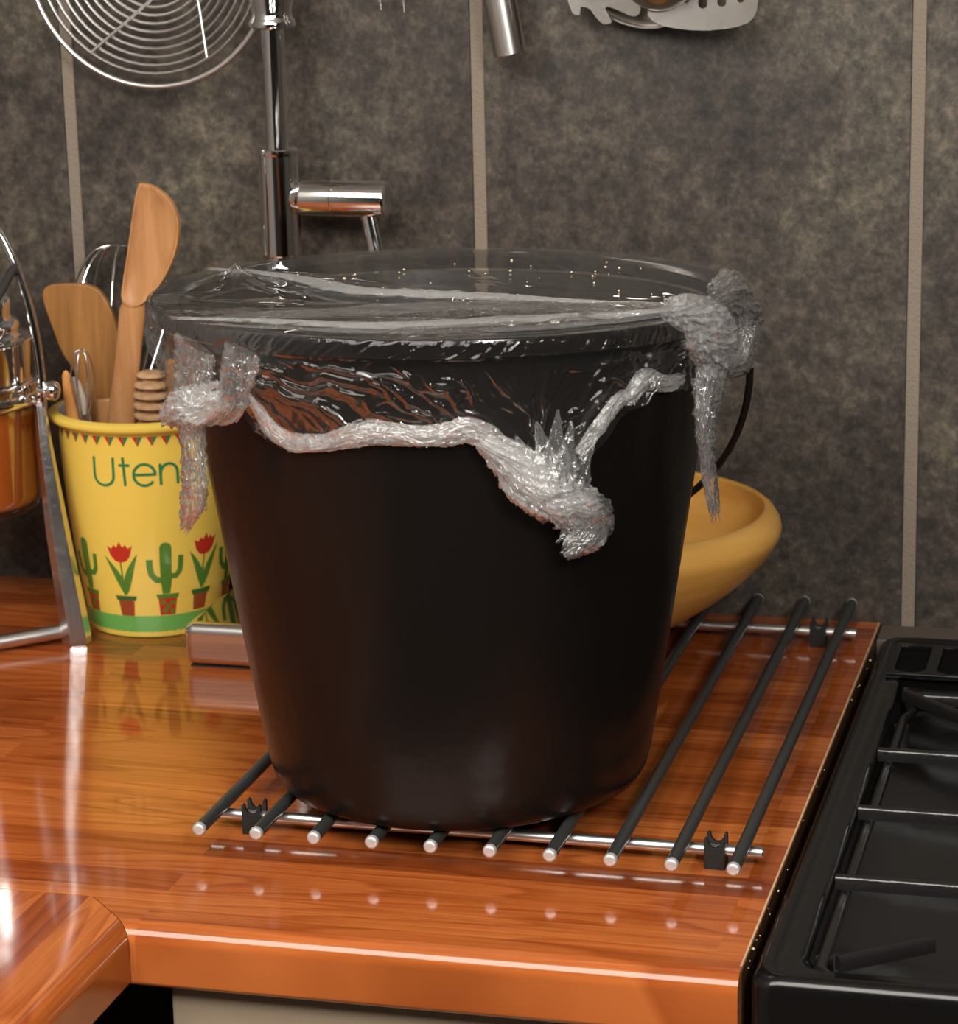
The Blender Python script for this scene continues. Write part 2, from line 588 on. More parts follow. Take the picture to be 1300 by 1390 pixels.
# worktops: rolled front edge profile swept, mitred at the inner corner
YF, XR = -.0925, -.0150                              # top line of the rolls
RB, TH = .0115, .038
def roll():
    out = []
    for i in range(9):
        a = PI / 2 * i / 8
        out.append((RB * math.sin(a), -RB * (1 - math.cos(a))))
    for i in range(1, 7):
        a = PI / 2 * i / 6
        out.append((RB - .006 * (1 - math.cos(a)), -TH + .006 - .006 * math.sin(a)))
    return out                                       # (outward, z)
pr = roll()
CUT = .0255
def worktop_main():
    bm = bmesh.new()
    sec = [(YW, -TH), (YW, 0), (YF + CUT, 0)] + [(YF - o, z) for o, z in pr] + [(YF + CUT, -TH)]
    def xl(y):                                       # left end runs back at 45 degrees through the mitre
        d = y - (YF)
        return XR + RB * 0 - d if d <= CUT else XR - CUT
    st = [lambda y: (xl(y) if y < YF + CUT else XR - CUT), lambda y: .3442]
    A = [bm.verts.new((min(st[0](y), .33), y, z)) for y, z in sec]
    B = [bm.verts.new((.3442, y, z)) for y, z in sec]
    n = len(sec)
    for i in range(n):
        j = (i + 1) % n
        bm.faces.new((A[i], A[j], B[j], B[i]))
    bm.faces.new(A[::-1]); bm.faces.new(B)
    bmesh.ops.recalc_face_normals(bm, faces=bm.faces[:])
    # the part left of the mitre, behind the joint line
    join(bm, box(-.699, YF + CUT, -TH, XR - CUT, YW, 0))
    return bm
wt = thing('worktop', 'glossy orange-brown strip-wood worktop along the tiled wall under the bucket', 'worktop', (.0, .2, 0))
obj('worktop_slab', worktop_main(), 'worktop', wt, 30)
obj('end_strip', box(.3442, YF - .004, -TH, .3452, YW, -.0002), 'strip_end', wt, 0, label='dark brown cut end facing the hob')
obj('edge_line', box(.3432, YF + .003, -.0004, .3444, YW, .00012), 'pale_wood', wt, 0, label='thin pale worn edge along the hob side')
def worktop_return():
    bm = bmesh.new()
    y1 = -.42
    yj = YF + CUT - .0006
    sec = [(-.699, -TH), (-.699, 0)] + [(XR + o, z) for o, z in pr]
    def ye(x):
        d = x - (XR - CUT)
        return yj if d <= 0 else yj - d
    A = [bm.verts.new((x, ye(x), z)) for x, z in sec]
    B = [bm.verts.new((x, y1, z)) for x, z in sec]
    # extra point where the joint turns
    k = bm.verts.new((XR - CUT, yj, 0)); k2 = bm.verts.new((XR - CUT, yj, -TH))
    n = len(sec)
    for i in range(n):
        j = (i + 1) % n
        if i == 1:
            bm.faces.new((A[1], k, A[2], B[2], B[1]))
        elif i == n - 1:
            bm.faces.new((A[n - 1], k2, A[0], B[0], B[n - 1]))
        else:
            bm.faces.new((A[i], A[j], B[j], B[i]))
    bm.faces.new([A[0], k2, k, A[1]]); bm.faces.new([k, k2] + [A[i] for i in range(n - 1, 1, -1)]); bm.faces.new(B)
    bmesh.ops.triangulate(bm, faces=[f for f in bm.faces if len(f.verts) > 4])
    bmesh.ops.recalc_face_normals(bm, faces=bm.faces[:])
    return bm
wr = thing('worktop', 'short return of strip-wood worktop, grain running away, in the bottom left corner', 'worktop', (-.35, -.25, 0))
obj('worktop_slab', worktop_return(), 'worktop_return', wr, 30)

# base cabinets under the worktops
cb = thing('base_cabinet', 'cream kitchen base cabinet below the front edge of the main worktop', 'cabinet', (.16, .2, -.91))
obj('carcass', box(.008, -.060, -.81, .340, .55, -.0385), 'cabinet', cb, 0)
obj('plinth', box(.008, -.02, -.91, .340, .5, -.81), 'dark', cb, 0)
dr = obj('drawer', box(.010, -.080, -.20, .338, -.0605, -.045, .002), 'cabinet', cb)
obj('knob', lathe([(0, .024), (.010, .024), (.014, .019), (.012, .012), (.006, .006), (.006, 0), (0, 0)], (.174, -.080, -.12), 24, axis=(0, -1, 0)), 'steel', dr)
dd = obj('door', box(.010, -.080, -.805, .338, -.0605, -.204, .002), 'cabinet', cb)
obj('knob', lathe([(0, .024), (.010, .024), (.014, .019), (.012, .012), (.006, .006), (.006, 0), (0, 0)], (.30, -.080, -.26), 24, axis=(0, -1, 0)), 'steel', dd)
cb = thing('base_cabinet', 'cream kitchen base cabinet under the worktop return at bottom left', 'cabinet', (-.35, -.27, -.91))
obj('carcass', box(-.69, -.40, -.81, -.045, -.13, -.0385), 'cabinet', cb, 0)
obj('plinth', box(-.69, -.40, -.91, -.09, -.13, -.81), 'dark', cb, 0)
for k in range(1):
    y0 = -.135
    dd = obj('door', box(-.0445, y0 - .262, -.805, -.024, y0, -.045, .002), 'cabinet', cb)
    obj('knob', lathe([(0, .024), (.010, .024), (.014, .019), (.012, .012), (.006, .006), (.006, 0), (0, 0)], (-.024, y0 - .05, -.12), 24, axis=(1, 0, 0)), 'steel', dd)

# ================================================================== cooker
ck = thing('cooker', 'black enamel gas cooker hob with pan supports to the right of worktop', 'cooker', (.66, .2, -.91))
HX0, HX1, HY0, HY1 = .3510, .960, -.112, .5125
def rrect(x0, y0, x1, y1, r, z, n=6):
    out = []
    for cx, cy, a0 in ((x1 - r, y1 - r, 0), (x0 + r, y1 - r, 90), (x0 + r, y0 + r, 180), (x1 - r, y0 + r, 270)):
        for i in range(n + 1):
            a = math.radians(a0 + 90 * i / n)
            out.append((cx + r * math.cos(a), cy + r * math.sin(a), z))
    return out
def hob_plate():
    bm = bmesh.new()
    spec = [(0, .014, -.030, 0), (0, .014, -.004, 0), (.0012, .014, .0005, 0), (.004, .014, .0035, 0), (.0075, .014, .0045, 0), (.0105, .013, .0030, 0),
            (.0125, .013, .0010, 0), (.0205, .018, .0015, .30), (.0235, .018, .0005, .60), (.0265, .018, -.004, .9), (.0285, .018, -.012, 1), (.034, .018, -.019, 1), (.060, .016, -.0225, 1), (.10, .012, -.024, 1)]
    rings = []
    for ins, r, z, back in spec:
        bk = ins + back * .080
        rings.append([bm.verts.new(p) for p in rrect(HX0 + ins, HY0 + ins, HX1 - ins, HY1 - bk, r, z)])
    for A, B in zip(rings[:-1], rings[1:]):
        n = len(A)
        for i in range(n):
            bm.faces.new((A[i], A[(i + 1) % n], B[(i + 1) % n], B[i]))
    bm.faces.new(rings[-1])
    bmesh.ops.recalc_face_normals(bm, faces=bm.faces[:])
    return bm
obj('hob_plate', hob_plate(), 'enamel', ck, 50)
def vent():
    out = [(.364, .4155), (.946, .4155), (.946, .488), (.364, .488)]
    holes = []
    for k in range(19):
        x = .3690 + k * .0305
        hp = [(x, .4820)] + [(x + .0110 - .0110 * math.cos(PI * i / 10), .4300 - .0110 * math.sin(PI * i / 10)) for i in range(11)] + [(x + .022, .4820)]
        holes.append(hp)
    return prism([out] + holes, lambda u, v, d: (u, v, .0012 + d), .0042, .0008)
obj('vent_strip', vent(), 'enamel', ck, 40)
obj('vent_shade_sheet', box(.365, .417, .0008, .945, .487, .0016), 'dark', ck, 0)  # near-black sheet paints in the shade of the deep vent holes
obj('cooker_body', box(HX0 + .003, HY0 + .01, -.90, HX1 - .003, HY1 - .006, -.032, .003), 'enamel', ck)
obj('control_panel', box(HX0 + .003, HY0 - .012, -.125, HX1 - .003, HY0 + .009, -.028, .004), 'enamel', ck)
for k in range(5):
    kb = obj('control_knob', lathe([(0, .028), (.014, .028), (.019, .024), (.020, .004), (.022, 0), (0, 0)], (.42 + .118 * k, HY0 - .012, -.075), 28, axis=(0, -1, 0)), 'rubber', ck)
dd = obj('oven_door', box(HX0 + .006, HY0 - .012, -.80, HX1 - .006, HY0 + .009, -.135, .004), 'enamel', ck)
obj('door_handle', tube([(.42, HY0 - .012, -.18), (.42, HY0 - .05, -.18), (.89, HY0 - .05, -.18), (.89, HY0 - .012, -.18)], .009, 12), 'steel', dd)
# pan support: perimeter wire and fingers with sloping tips
def bar(p, q, w=.0058, h=.0085):
    """flat bar on edge with a softened top"""
    p = Vector(p); q = Vector(q)
    d = (q - p).normalized(); s = Vector((-d.y, d.x, 0)).normalized() * (w / 2)
    secs = []
    prof = [(-1, -h), (-1, -.0020), (-.75, -.0008), (-.35, -.0001), (.35, -.0001), (.75, -.0008), (1, -.0020), (1, -h)]
    bm = bmesh.new()
    for c in (p, q):
        secs.append([bm.verts.new(c + s * a + Vector((0, 0, z))) for a, z in prof])
    n = len(prof)
    for i in range(n):
        bm.faces.new((secs[0][i], secs[0][(i + 1) % n], secs[1][(i + 1) % n], secs[1][i]))
    bm.faces.new(secs[0][::-1]); bm.faces.new(secs[1])
    bmesh.ops.recalc_face_normals(bm, faces=bm.faces[:])
    return bm
PZ = .009
ps = obj('pan_support', tube(smooth_path([(.3850, -.078, -.004), (.3850, .34, -.004)], 6) + smooth_path([(.392, .372, -.004), (.92, .372, -.004)], 6) + smooth_path([(.926, .34, -.004), (.926, -.078, -.004)], 6) + [(.92, -.086, -.004), (.392, -.086, -.004)], .0034, 10, closed=True), 'iron', ck)
for a, b in (((.3785, .2465, PZ), (.520, .2465, PZ)), ((.3788, .1400, PZ), (.520, .1400, PZ)), ((.3795, .0275, PZ), (.520, .0275, PZ)),
             ((.3830, .3700, PZ), (.460, .2950, PZ)), ((.3920, .3640, PZ), (.560, .3640, PZ)), ((.3955, -.0860, PZ), (.4430, -.0500, PZ)),
             ((.555, .364, PZ), (.555, .300, PZ)), ((.555, -.085, PZ), (.555, -.03, PZ)), ((.66, .20, PZ), (.925, .20, PZ)), ((.66, .08, PZ), (.925, .08, PZ))):
    obj('finger_bar', bar(a, b), 'iron', ps, 50, wnorm=False)
for (x, y, r) in ((.565, .255, .036), (.565, .02, .045), (.80, .255, .030), (.80, .02, .036)):
    bn = obj('burner', lathe([(0, -.024), (r + .012, -.024), (r + .010, -.014), (r, -.010), (r, -.004), (0, -.004)], (x, y, 0), 40), 'iron', ck)
    obj('burner_cap', lathe([(0, .002), (r * .8, .002), (r * .95, 0), (r * .95, -.004), (0, -.004)], (x, y, 0), 40), 'rubber', bn)
for (x, y) in ((.3850, -.06), (.3850, .33), (.926, -.06), (.926, .33)):
    obj('support_foot', lathe([(0, -.024), (.005, -.024), (.005, -.004), (0, -.004)], (x, y, 0), 12), 'rubber', ps)

# ================================================================== trivet rack
SP, RZ, RL = .036, .0177, .5427
tv = thing('trivet_rack', 'worktop saver rack of ten dark rods on silver rails under the bucket', 'trivet', (.162, .27, 0))
rod = obj('rod', tube([(0, .0016, RZ), (0, RL - .0016, RZ)], .00395, 20), 'rod', tv, origin=(0, 0, RZ))
obj('end_cap', lathe([(0, 0), (.0022, 0), (.0034, .0003), (.0041, .0012), (.0041, .0034), (.0037, .0036), (0, .0036)], (0, 0, RZ), 24, axis=(0, 1, 0)), 'cap', rod, label='silver cap on the rod end')
obj('end_cap', lathe([(0, 0), (.0034, .0003), (.0041, .0012), (.0041, .0034), (0, .0036)], (0, RL, RZ), 24, axis=(0, -1, 0)), 'cap', rod, label='silver cap on the rod end')
b0 = rod.location.copy()
for k in range(1, 10):
    r2 = rod.copy(); COL.objects.link(r2); r2.parent = tv; r2.location = b0 + Vector((SP * k, 0, 0))
    for ch in rod.children:
        c = ch.copy(); COL.objects.link(c); c.parent = r2
for y in (.0483, .4891):
    obj('rail', lathe([(0, 0), (.0028, 0), (.0036, .0008), (.0036, .3442), (.0028, .345), (0, .345)], (-.0105, y, .0101), 24, axis=(1, 0, 0)), 'alu', tv, label='silver cross rail')
def foot_bm(x, y):
    bm = bmesh.new()
    wd = .0061
    def plate(y0, y1):
        pts = [(-wd, 0), (wd, 0), (wd, .0188), (wd - .0012, .0196), (wd - .0020, .0188)]
        for i in range(9):
            a = PI * i / 8
            pts.append(((wd - .0020) * math.cos(a), .0186 - .0052 * math.sin(a)))
        pts += [(-wd + .0012, .0196), (-wd, .0188)]
        return prism([pts], lambda u, v, d: (x + u, y0 + d, v), y1 - y0, .0003)
    join(bm, plate(y - .0068, y - .0036))
    join(bm, plate(y + .0036, y + .0068))
    join(bm, box(x - wd, y - .0040, 0, x + wd, y + .0040, .0090))
    return bm
for (x, y) in ((.0185, .0483), (.3060, .0483), (.0185, .4891), (.3060, .4891)):
    obj('rubber_foot', foot_bm(x, y), 'rubber', tv, 40, label='black clip-on foot')

# ================================================================== bucket
BX, BY = .130, .1225
ZB = RZ + .0040
bk = thing('bucket', 'large black plastic bucket covered with cling film on the rod rack', 'bucket', (BX, BY, ZB))
def sh(p):
    return -.022 * p.y * max(0., min(1., (p.z - ZB) / .30))
prof = [(0, ZB), (.096, ZB), (.1085, ZB + .0008), (.1140, ZB + .0035), (.1175, ZB + .0095), (.1196, ZB + .018), (.1215, .050), (.1285, .093), (.1352, .136), (.1418, .178),
        (.1483, .220), (.1547, .262), (.1607, .300), (.1625, .3130), (.1612, .3150), (.1480, .2400), (.1150, .0300), (0, .0280)]
obj('body', lathe(prof, (BX, BY, 0), 128, shear=sh), 'bucket', bk, 40)
lip = [(.1622, .3165), (.1770, .3162), (.1782, .3175), (.1786, .3235), (.1778, .3262), (.1755, .3272), (.1700, .3268), (.1660, .3255), (.1620, .3240)]
obj('rim', lathe(lip, (BX, BY, 0), 128, shear=sh, close=True), 'rim', bk, 50)
hp = []
for i in range(41):
    a = PI * i / 40
    hp.append((BX + .1800 * math.cos(a), BY + .003 + .186 * math.sin(a), .309 - .187 * math.sin(a)))
obj('handle', tube(hp, .0023, 12), 'rubber', bk, 60, label='thin black wire handle hanging behind')
for s in (-1, 1):
    obj('handle_lug', lathe([(0, 0), (.009, 0), (.009, .010), (.007, .0125), (0, .0125)], (BX + s * .1600, BY, .3085), 24, axis=(s, 0, 0)), 'bucket', bk)

# ================================================================== cling film
cf = thing('cling_film', 'clear wrinkled cling film stretched over the bucket rim with twisted hanging tails', 'film', (BX, BY, .328))
rng = np.random.RandomState(5)
def shear_np(y, z):
    return -.022 * (y - BY) * np.clip((z - ZB) / .30, 0, 1)
# ---- stretched top: height field over the disc
th = np.concatenate([np.linspace(-180, -165, 30, endpoint=False), np.linspace(-165, 15, 900, endpoint=False), np.linspace(15, 180, 170, endpoint=False)])
th = np.radians(th)
rr = np.concatenate([np.linspace(.0004, .03, 6), np.linspace(.0335, .1765, 116)])
TH, RR = np.meshgrid(th, rr)
X = BX + RR * np.cos(TH); Y = BY + RR * np.sin(TH)
H = np.zeros_like(X)
folds = []
A = (.2860, .0700)                                   # where the folds gather on the right of the rim
for k in range(34):                                  # tension band across the front, left rim to right gather
    ang = math.radians(-140 + 62 * rng.rand())
    p = (BX + .178 * math.cos(ang), BY + .178 * math.sin(ang))
    q = (A[0] + .004 * rng.randn(), A[1] - .004 + .009 * rng.randn())
    folds.append((p, q, (.35 + 1.5 * rng.rand() ** 2) * 1e-3, (.9 + 1.5 * rng.rand()) * 1e-3))
for p, q, a, w_ in (((.030, .118), A, 2.6e-3, 3.2e-3), ((.000, .060), A, 2.0e-3, 2.4e-3), ((.010, .020), A, 2.2e-3, 1.8e-3), ((.020, -.004), A, 1.8e-3, 1.8e-3), ((.05, -.028), (.26, .02), 1.5e-3, 1.7e-3), ((.02, .150), (.2, .090), 1.4e-3, 2.2e-3)):
    folds.append((p, q, a, w_))
for k in range(18):                                  # faint fan behind it
    ang = math.radians(60 + 110 * rng.rand())
    p = (BX + .16 * math.cos(ang), BY + .16 * math.sin(ang))
    folds.append((p, (A[0] + .01 * rng.randn(), A[1] + .01 * rng.randn()), (.12 + .35 * rng.rand()) * 1e-3, (1.2 + 2 * rng.rand()) * 1e-3))
Lp = (-.030, .175)                                   # second gather at the back left of the rim
for k in range(20):
    ang = math.radians(-75 + 75 * rng.rand())
    ln = .05 + .09 * rng.rand()
    folds.append((Lp, (Lp[0] + ln * math.cos(ang), Lp[1] + ln * math.sin(ang)), (.4 + 1.1 * rng.rand()) * 1e-3, (1.1 + 1.5 * rng.rand()) * 1e-3))
wob = (vnoise(X * 45, Y * 45, 3) - .5) * .010 + (vnoise(X * 130, Y * 130, 4) - .5) * .0035
for p, q, a, w_ in folds:
    p = np.array(p); q = np.array(q)
    d = q - p; L = np.hypot(*d); d = d / L
    s = (X - p[0]) * d[0] + (Y - p[1]) * d[1]
    dist = (X - p[0]) * -d[1] + (Y - p[1]) * d[0] + wob * min(1, L / .15)
    t = np.clip(s / L, -.02, 1.02)
    fade = np.clip(np.minimum((t + .02) / .12, (1.02 - t) / .10), 0, 1)
    H += a * fade * np.exp(-(dist / w_) ** 2) * np.sign(rng.rand() - .25)
H += (vnoise(X * 28, Y * 28, 9) - .5) * .0010
edge = np.clip((.1765 - RR) / .012, 0, 1)
Z = .3283 + shear_np(Y, .33) - .0030 * np.clip(1 - (RR / .165) ** 2, 0, 1) + H * (.25 + .75 * edge)
Z = np.maximum(Z, .3277 + shear_np(Y, .33) - .004 * np.clip((.165 - RR) / .02, 0, 1))
# ---- skirt below the rim
tab = np.array([(-180, .262), (-165, .262), (-150, .273), (-140, .271), (-132, .272), (-124, .281), (-119, .287), (-117.5, .281), (-114.5, .269), (-109.5, .2605), (-101, .2612), (-95, .267), (-89.5, .270), (-81.5, .2683),
                (-76, .2692), (-70.8, .273), (-67, .266), (-63, .255), (-59, .243), (-55, .236), (-50.5, .240), (-48, .252), (-44, .266), (-40, .280), (-35, .2835), (-33, .291), (-25, .2845), (-20, .286), (-12, .285), (0, .283), (20, .275), (60, .265), (120, .270), (180, .262)])
deg = np.degrees(th)
zlow = np.interp(deg, tab[:, 0], tab[:, 1]) + (vnoise(deg / 1.6, deg * 0, 21) - .5) * .0030 + (vnoise(deg / .5, deg * 0, 22) - .5) * .0012
nv = 96
v = np.linspace(0, 1, nv)[:, None]
lipn = 14
TH2 = np.broadcast_to(th, (nv, len(th)))
zl = zlow[None, :]
ztop = .3160
zz = ztop + (zl - ztop) * v
body = np.interp(zz, [.093, .136, .178, .220, .262, .300, .3155, .3165], [.1285, .1352, .1418, .1483, .1547, .1607, .1625, .1630])
blow = np.interp(zl, [.093, .136, .178, .220, .262, .300], [.1285, .1352, .1418, .1483, .1547, .1607])
rho = .1796 + (blow + .0150 - .1796) * np.clip(v * 1.15, 0, 1) ** 1.0
sa = TH2 * .17                                       # arc length round the bucket
F = np.zeros_like(rho)
tail = (math.radians(-56) * .17, .244)
lb = (math.radians(-119) * .17, .318)
rb = (math.radians(-24) * .17, .318)
sfold = []
for k in range(30):                                  # fan gathered into the front tail
    x0 = math.radians(-95 + 66 * rng.rand()) * .17
    sfold.append(((x0, .300 + .022 * rng.rand()), (tail[0] + .010 * rng.randn(), tail[1] + .008 * rng.randn()), (.8 + 3.2 * rng.rand() ** 1.5) * 1e-3, (.8 + 1.4 * rng.rand()) * 1e-3))
for k in range(26):                                  # long diagonals from the left gather
    x1 = math.radians(-112 + 46 * rng.rand()) * .17
    sfold.append(((lb[0] + .006 * rng.randn(), lb[1] + .004 * rng.randn()), (x1, .262 + .040 * rng.rand()), (.8 + 2.8 * rng.rand() ** 1.5) * 1e-3, (.9 + 1.6 * rng.rand()) * 1e-3))
for k in range(16):                                  # right gather
    x1 = math.radians(-58 + 40 * rng.rand()) * .17
    sfold.append(((rb[0] + .004 * rng.randn(), rb[1] - .012 * rng.rand()), (x1, .275 + .035 * rng.rand()), (.8 + 2.6 * rng.rand()) * 1e-3, (.8 + 1.3 * rng.rand()) * 1e-3))
for k in range(10):
    x1 = math.radians(-165 + 40 * rng.rand()) * .17
    sfold.append(((x1, .318), (math.radians(-134) * .17 + .006 * rng.randn(), .275), (1 + 2.5 * rng.rand()) * 1e-3, (1 + 1.6 * rng.rand()) * 1e-3))
wob2 = (vnoise(sa * 60, zz * 60, 31) - .5) * .009 + (vnoise(sa * 180, zz * 180, 32) - .5) * .003
for p, q, a, w_ in sfold:
    p = np.array(p); q = np.array(q)
    d = q - p; L = np.hypot(*d); d = d / L
    s = (sa - p[0]) * d[0] + (zz - p[1]) * d[1]
    dist = (sa - p[0]) * -d[1] + (zz - p[1]) * d[0] + wob2
    t = np.clip(s / L, 0, 1.05)
    fade = np.clip(np.minimum((t + .05) / .15, (1.05 - t) / .15), 0, 1)
    F += a * fade * np.exp(-(dist / w_) ** 2)
Fl = np.zeros_like(F)
for k in range(70):                                  # fine sharp creases
    x0 = math.radians(-165 + 150 * rng.rand()) * .17; z0 = .265 + .050 * rng.rand()
    an = math.atan2(tail[1] - z0, tail[0] - x0) + .5 * rng.randn(); ln = .012 + .035 * rng.rand()
    d = np.array([math.cos(an), math.sin(an)])
    s = (sa - x0) * d[0] + (zz - z0) * d[1]
    dist = (sa - x0) * -d[1] + (zz - z0) * d[0] + wob2 * .4
    fade = np.clip(np.minimum(s / (.3 * ln), (ln - s) / (.3 * ln)), 0, 1)
    Fl += (.3 + .7 * rng.rand()) * 1e-3 * fade * np.exp(-np.abs(dist / 7e-4) ** 1.5)
cr = ridged(sa * 75 + wob2 * 40, zz * 75, 40, 4, .6)
F = F * .60 + Fl + facet(sa, zz, 71, 36) * (.0042 + .0030 * v) + facet(sa, zz, 72, 120, 4) * .0012 * v
F += (vnoise(sa * 22, zz * 22, 50) - .4) * .005 * np.clip(v * 2, 0, 1)
rho = rho + F * np.clip(v * 8, .0, 1)
rho = np.maximum(rho, body + .0014)
# lip: over the rolled rim with small gathers
lt = np.linspace(0, 1, lipn + 1)[1:][:, None]
lip_r = np.interp(lt, [0, .15, .35, .7, 1], [.1768, .1790, .1797, .1797, .1796])
lip_z = np.interp(lt, [0, .15, .35, .7, 1], [.3284, .3270, .3245, .3195, .3162])
gth = ridged(th[None, :] * 42 + lt * 3.2 * (1 + .6 * np.sin(th * 3))[None, :], lt * .8 + 0 * th[None, :], 60, 3, .6)
amp = .0006 + .0030 * vnoise(deg / 9, deg * 0, 61)[None, :]
lip_r = lip_r + np.clip(gth - .35, 0, 1) * amp * np.minimum(1, lt * 3)
LR_, LZ_ = lip_r, np.broadcast_to(lip_z, lip_r.shape)
rho[0] = lip_r[-1]
XL = BX + LR_ * np.cos(th); YL = BY + LR_ * np.sin(th); ZL = LZ_ + shear_np(YL, .33)
# at the rim the top sheet meets the lip
XS = BX + rho * np.cos(TH2); YS = BY + rho * np.sin(TH2); ZS = zz + shear_np(YS, zz)
rows = lambda *a: np.concatenate(a, 0)
sheet('stretched_top', X, Y, Z, 'film', cf, wrap=True)
sheet('skirt', rows(X[-1:], XL, XS[1:]), rows(Y[-1:], YL, YS[1:]), rows(Z[-1:], ZL, ZS[1:]), 'film_skirt', cf, wrap=True)

def tri(x):
    return np.abs(2 * (x - np.floor(x + .5)))
def ribbon(name, path, wid, dep, seed, parent, pleat=9, ragged=.004, m='film_crumpled', nu=90, ns=120, out=None, amp=1., spread=.25, off=0.):
    """one pleated, crumpled sheet of film gathered along a path; off moves it outwards"""
    g = np.random.RandomState(seed)
    P = np.array([tuple(p) for p in smooth_path(path, 60)])
    s0 = np.concatenate([[0], np.cumsum(np.linalg.norm(np.diff(P, axis=0), axis=1))]); L = s0[-1]
    t = np.linspace(0, 1, ns)
    C_ = np.stack([np.interp(t * L, s0, P[:, k]) for k in range(3)], 1)
    T = np.gradient(C_, axis=0); T /= np.linalg.norm(T, axis=1)[:, None]
    if out is None:
        o = np.stack([C_[:, 0] - BX, C_[:, 1] - BY - .06, 0 * C_[:, 2]], 1)
    else:
        o = np.broadcast_to(np.array(out, float), C_.shape).copy()
    o -= T * (o * T).sum(1)[:, None]
    o /= np.linalg.norm(o, axis=1)[:, None]
    lat = np.cross(T, o)
    W = np.interp(t, np.linspace(0, 1, len(wid)), wid) / 2 * (.72 + .38 * g.rand())
    D = np.interp(t, np.linspace(0, 1, len(dep)), dep) / 2
    u = np.linspace(-1, 1, nu)
    Tt, U = np.meshgrid(t, u, indexing='ij')
    S_ = Tt * L
    shift = spread * (2 * vnoise(t * 3.1 + seed, t * 0, seed) - 1)[:, None] * W[:, None]
    edge_n = 1 + .35 * (vnoise(S_ * 170 + seed, np.sign(U) * 3 + 5, seed + 1) - .5) * np.abs(U) + .25 * (vnoise(S_ * 60 + seed, np.sign(U) * 3 + 9, seed + 4) - .5)
    xl = shift + W[:, None] * U * edge_n
    curl = 1 - 1.2 * U ** 2
    pl = tri(U * pleat / 2 * (1 + .25 * np.sin(3 * Tt + seed)) + g.rand() + .5 * vnoise(S_ * 26 + seed, U * 1.0, seed + 2)) - .5
    fc = facet(U * np.max(W), S_, seed + 20, 62, 4)
    f2 = facet(U * np.max(W), S_, seed + 30, 210, 4)
    zl = D[:, None] * (curl * .75 + (g.rand() - .5) * .7) + amp * (pl * np.minimum(.0024, D[:, None] * .7) + fc * np.minimum(.012, D[:, None] * 2.2) + f2 * np.minimum(.0022, D[:, None] * .6)) + off
    ex = ragged * 2 * (vnoise(U * 6 + seed, U * 0, seed + 3) - .5) + ragged * (vnoise(U * 19 + seed, U * 0, seed + 6) - .5)
    al = ex * np.clip((Tt - .75) / .25, 0, 1) - ex * .6 * np.clip((.2 - Tt) / .2, 0, 1)
    G = C_[:, None, :] + lat[:, None, :] * xl[..., None] + o[:, None, :] * zl[..., None] + T[:, None, :] * al[..., None]
    # keep off the bucket wall
    rr_ = np.hypot(G[..., 0] - BX, G[..., 1] - BY); zz_ = G[..., 2]
    mn = np.interp(zz_, [.136, .178, .220, .262, .300, .3145, .3160, .328, .3285], [.1352, .1418, .1483, .1547, .1607, .163, .1797, .1797, .0]) + .0012
    k_ = np.where(rr_ < mn, mn / np.maximum(rr_, 1e-4), 1)
    if out is None:
        G[..., 0] = BX + (G[..., 0] - BX) * k_; G[..., 1] = BY + (G[..., 1] - BY) * k_
    return sheet(name, G[..., 0], G[..., 1], G[..., 2], m, parent)
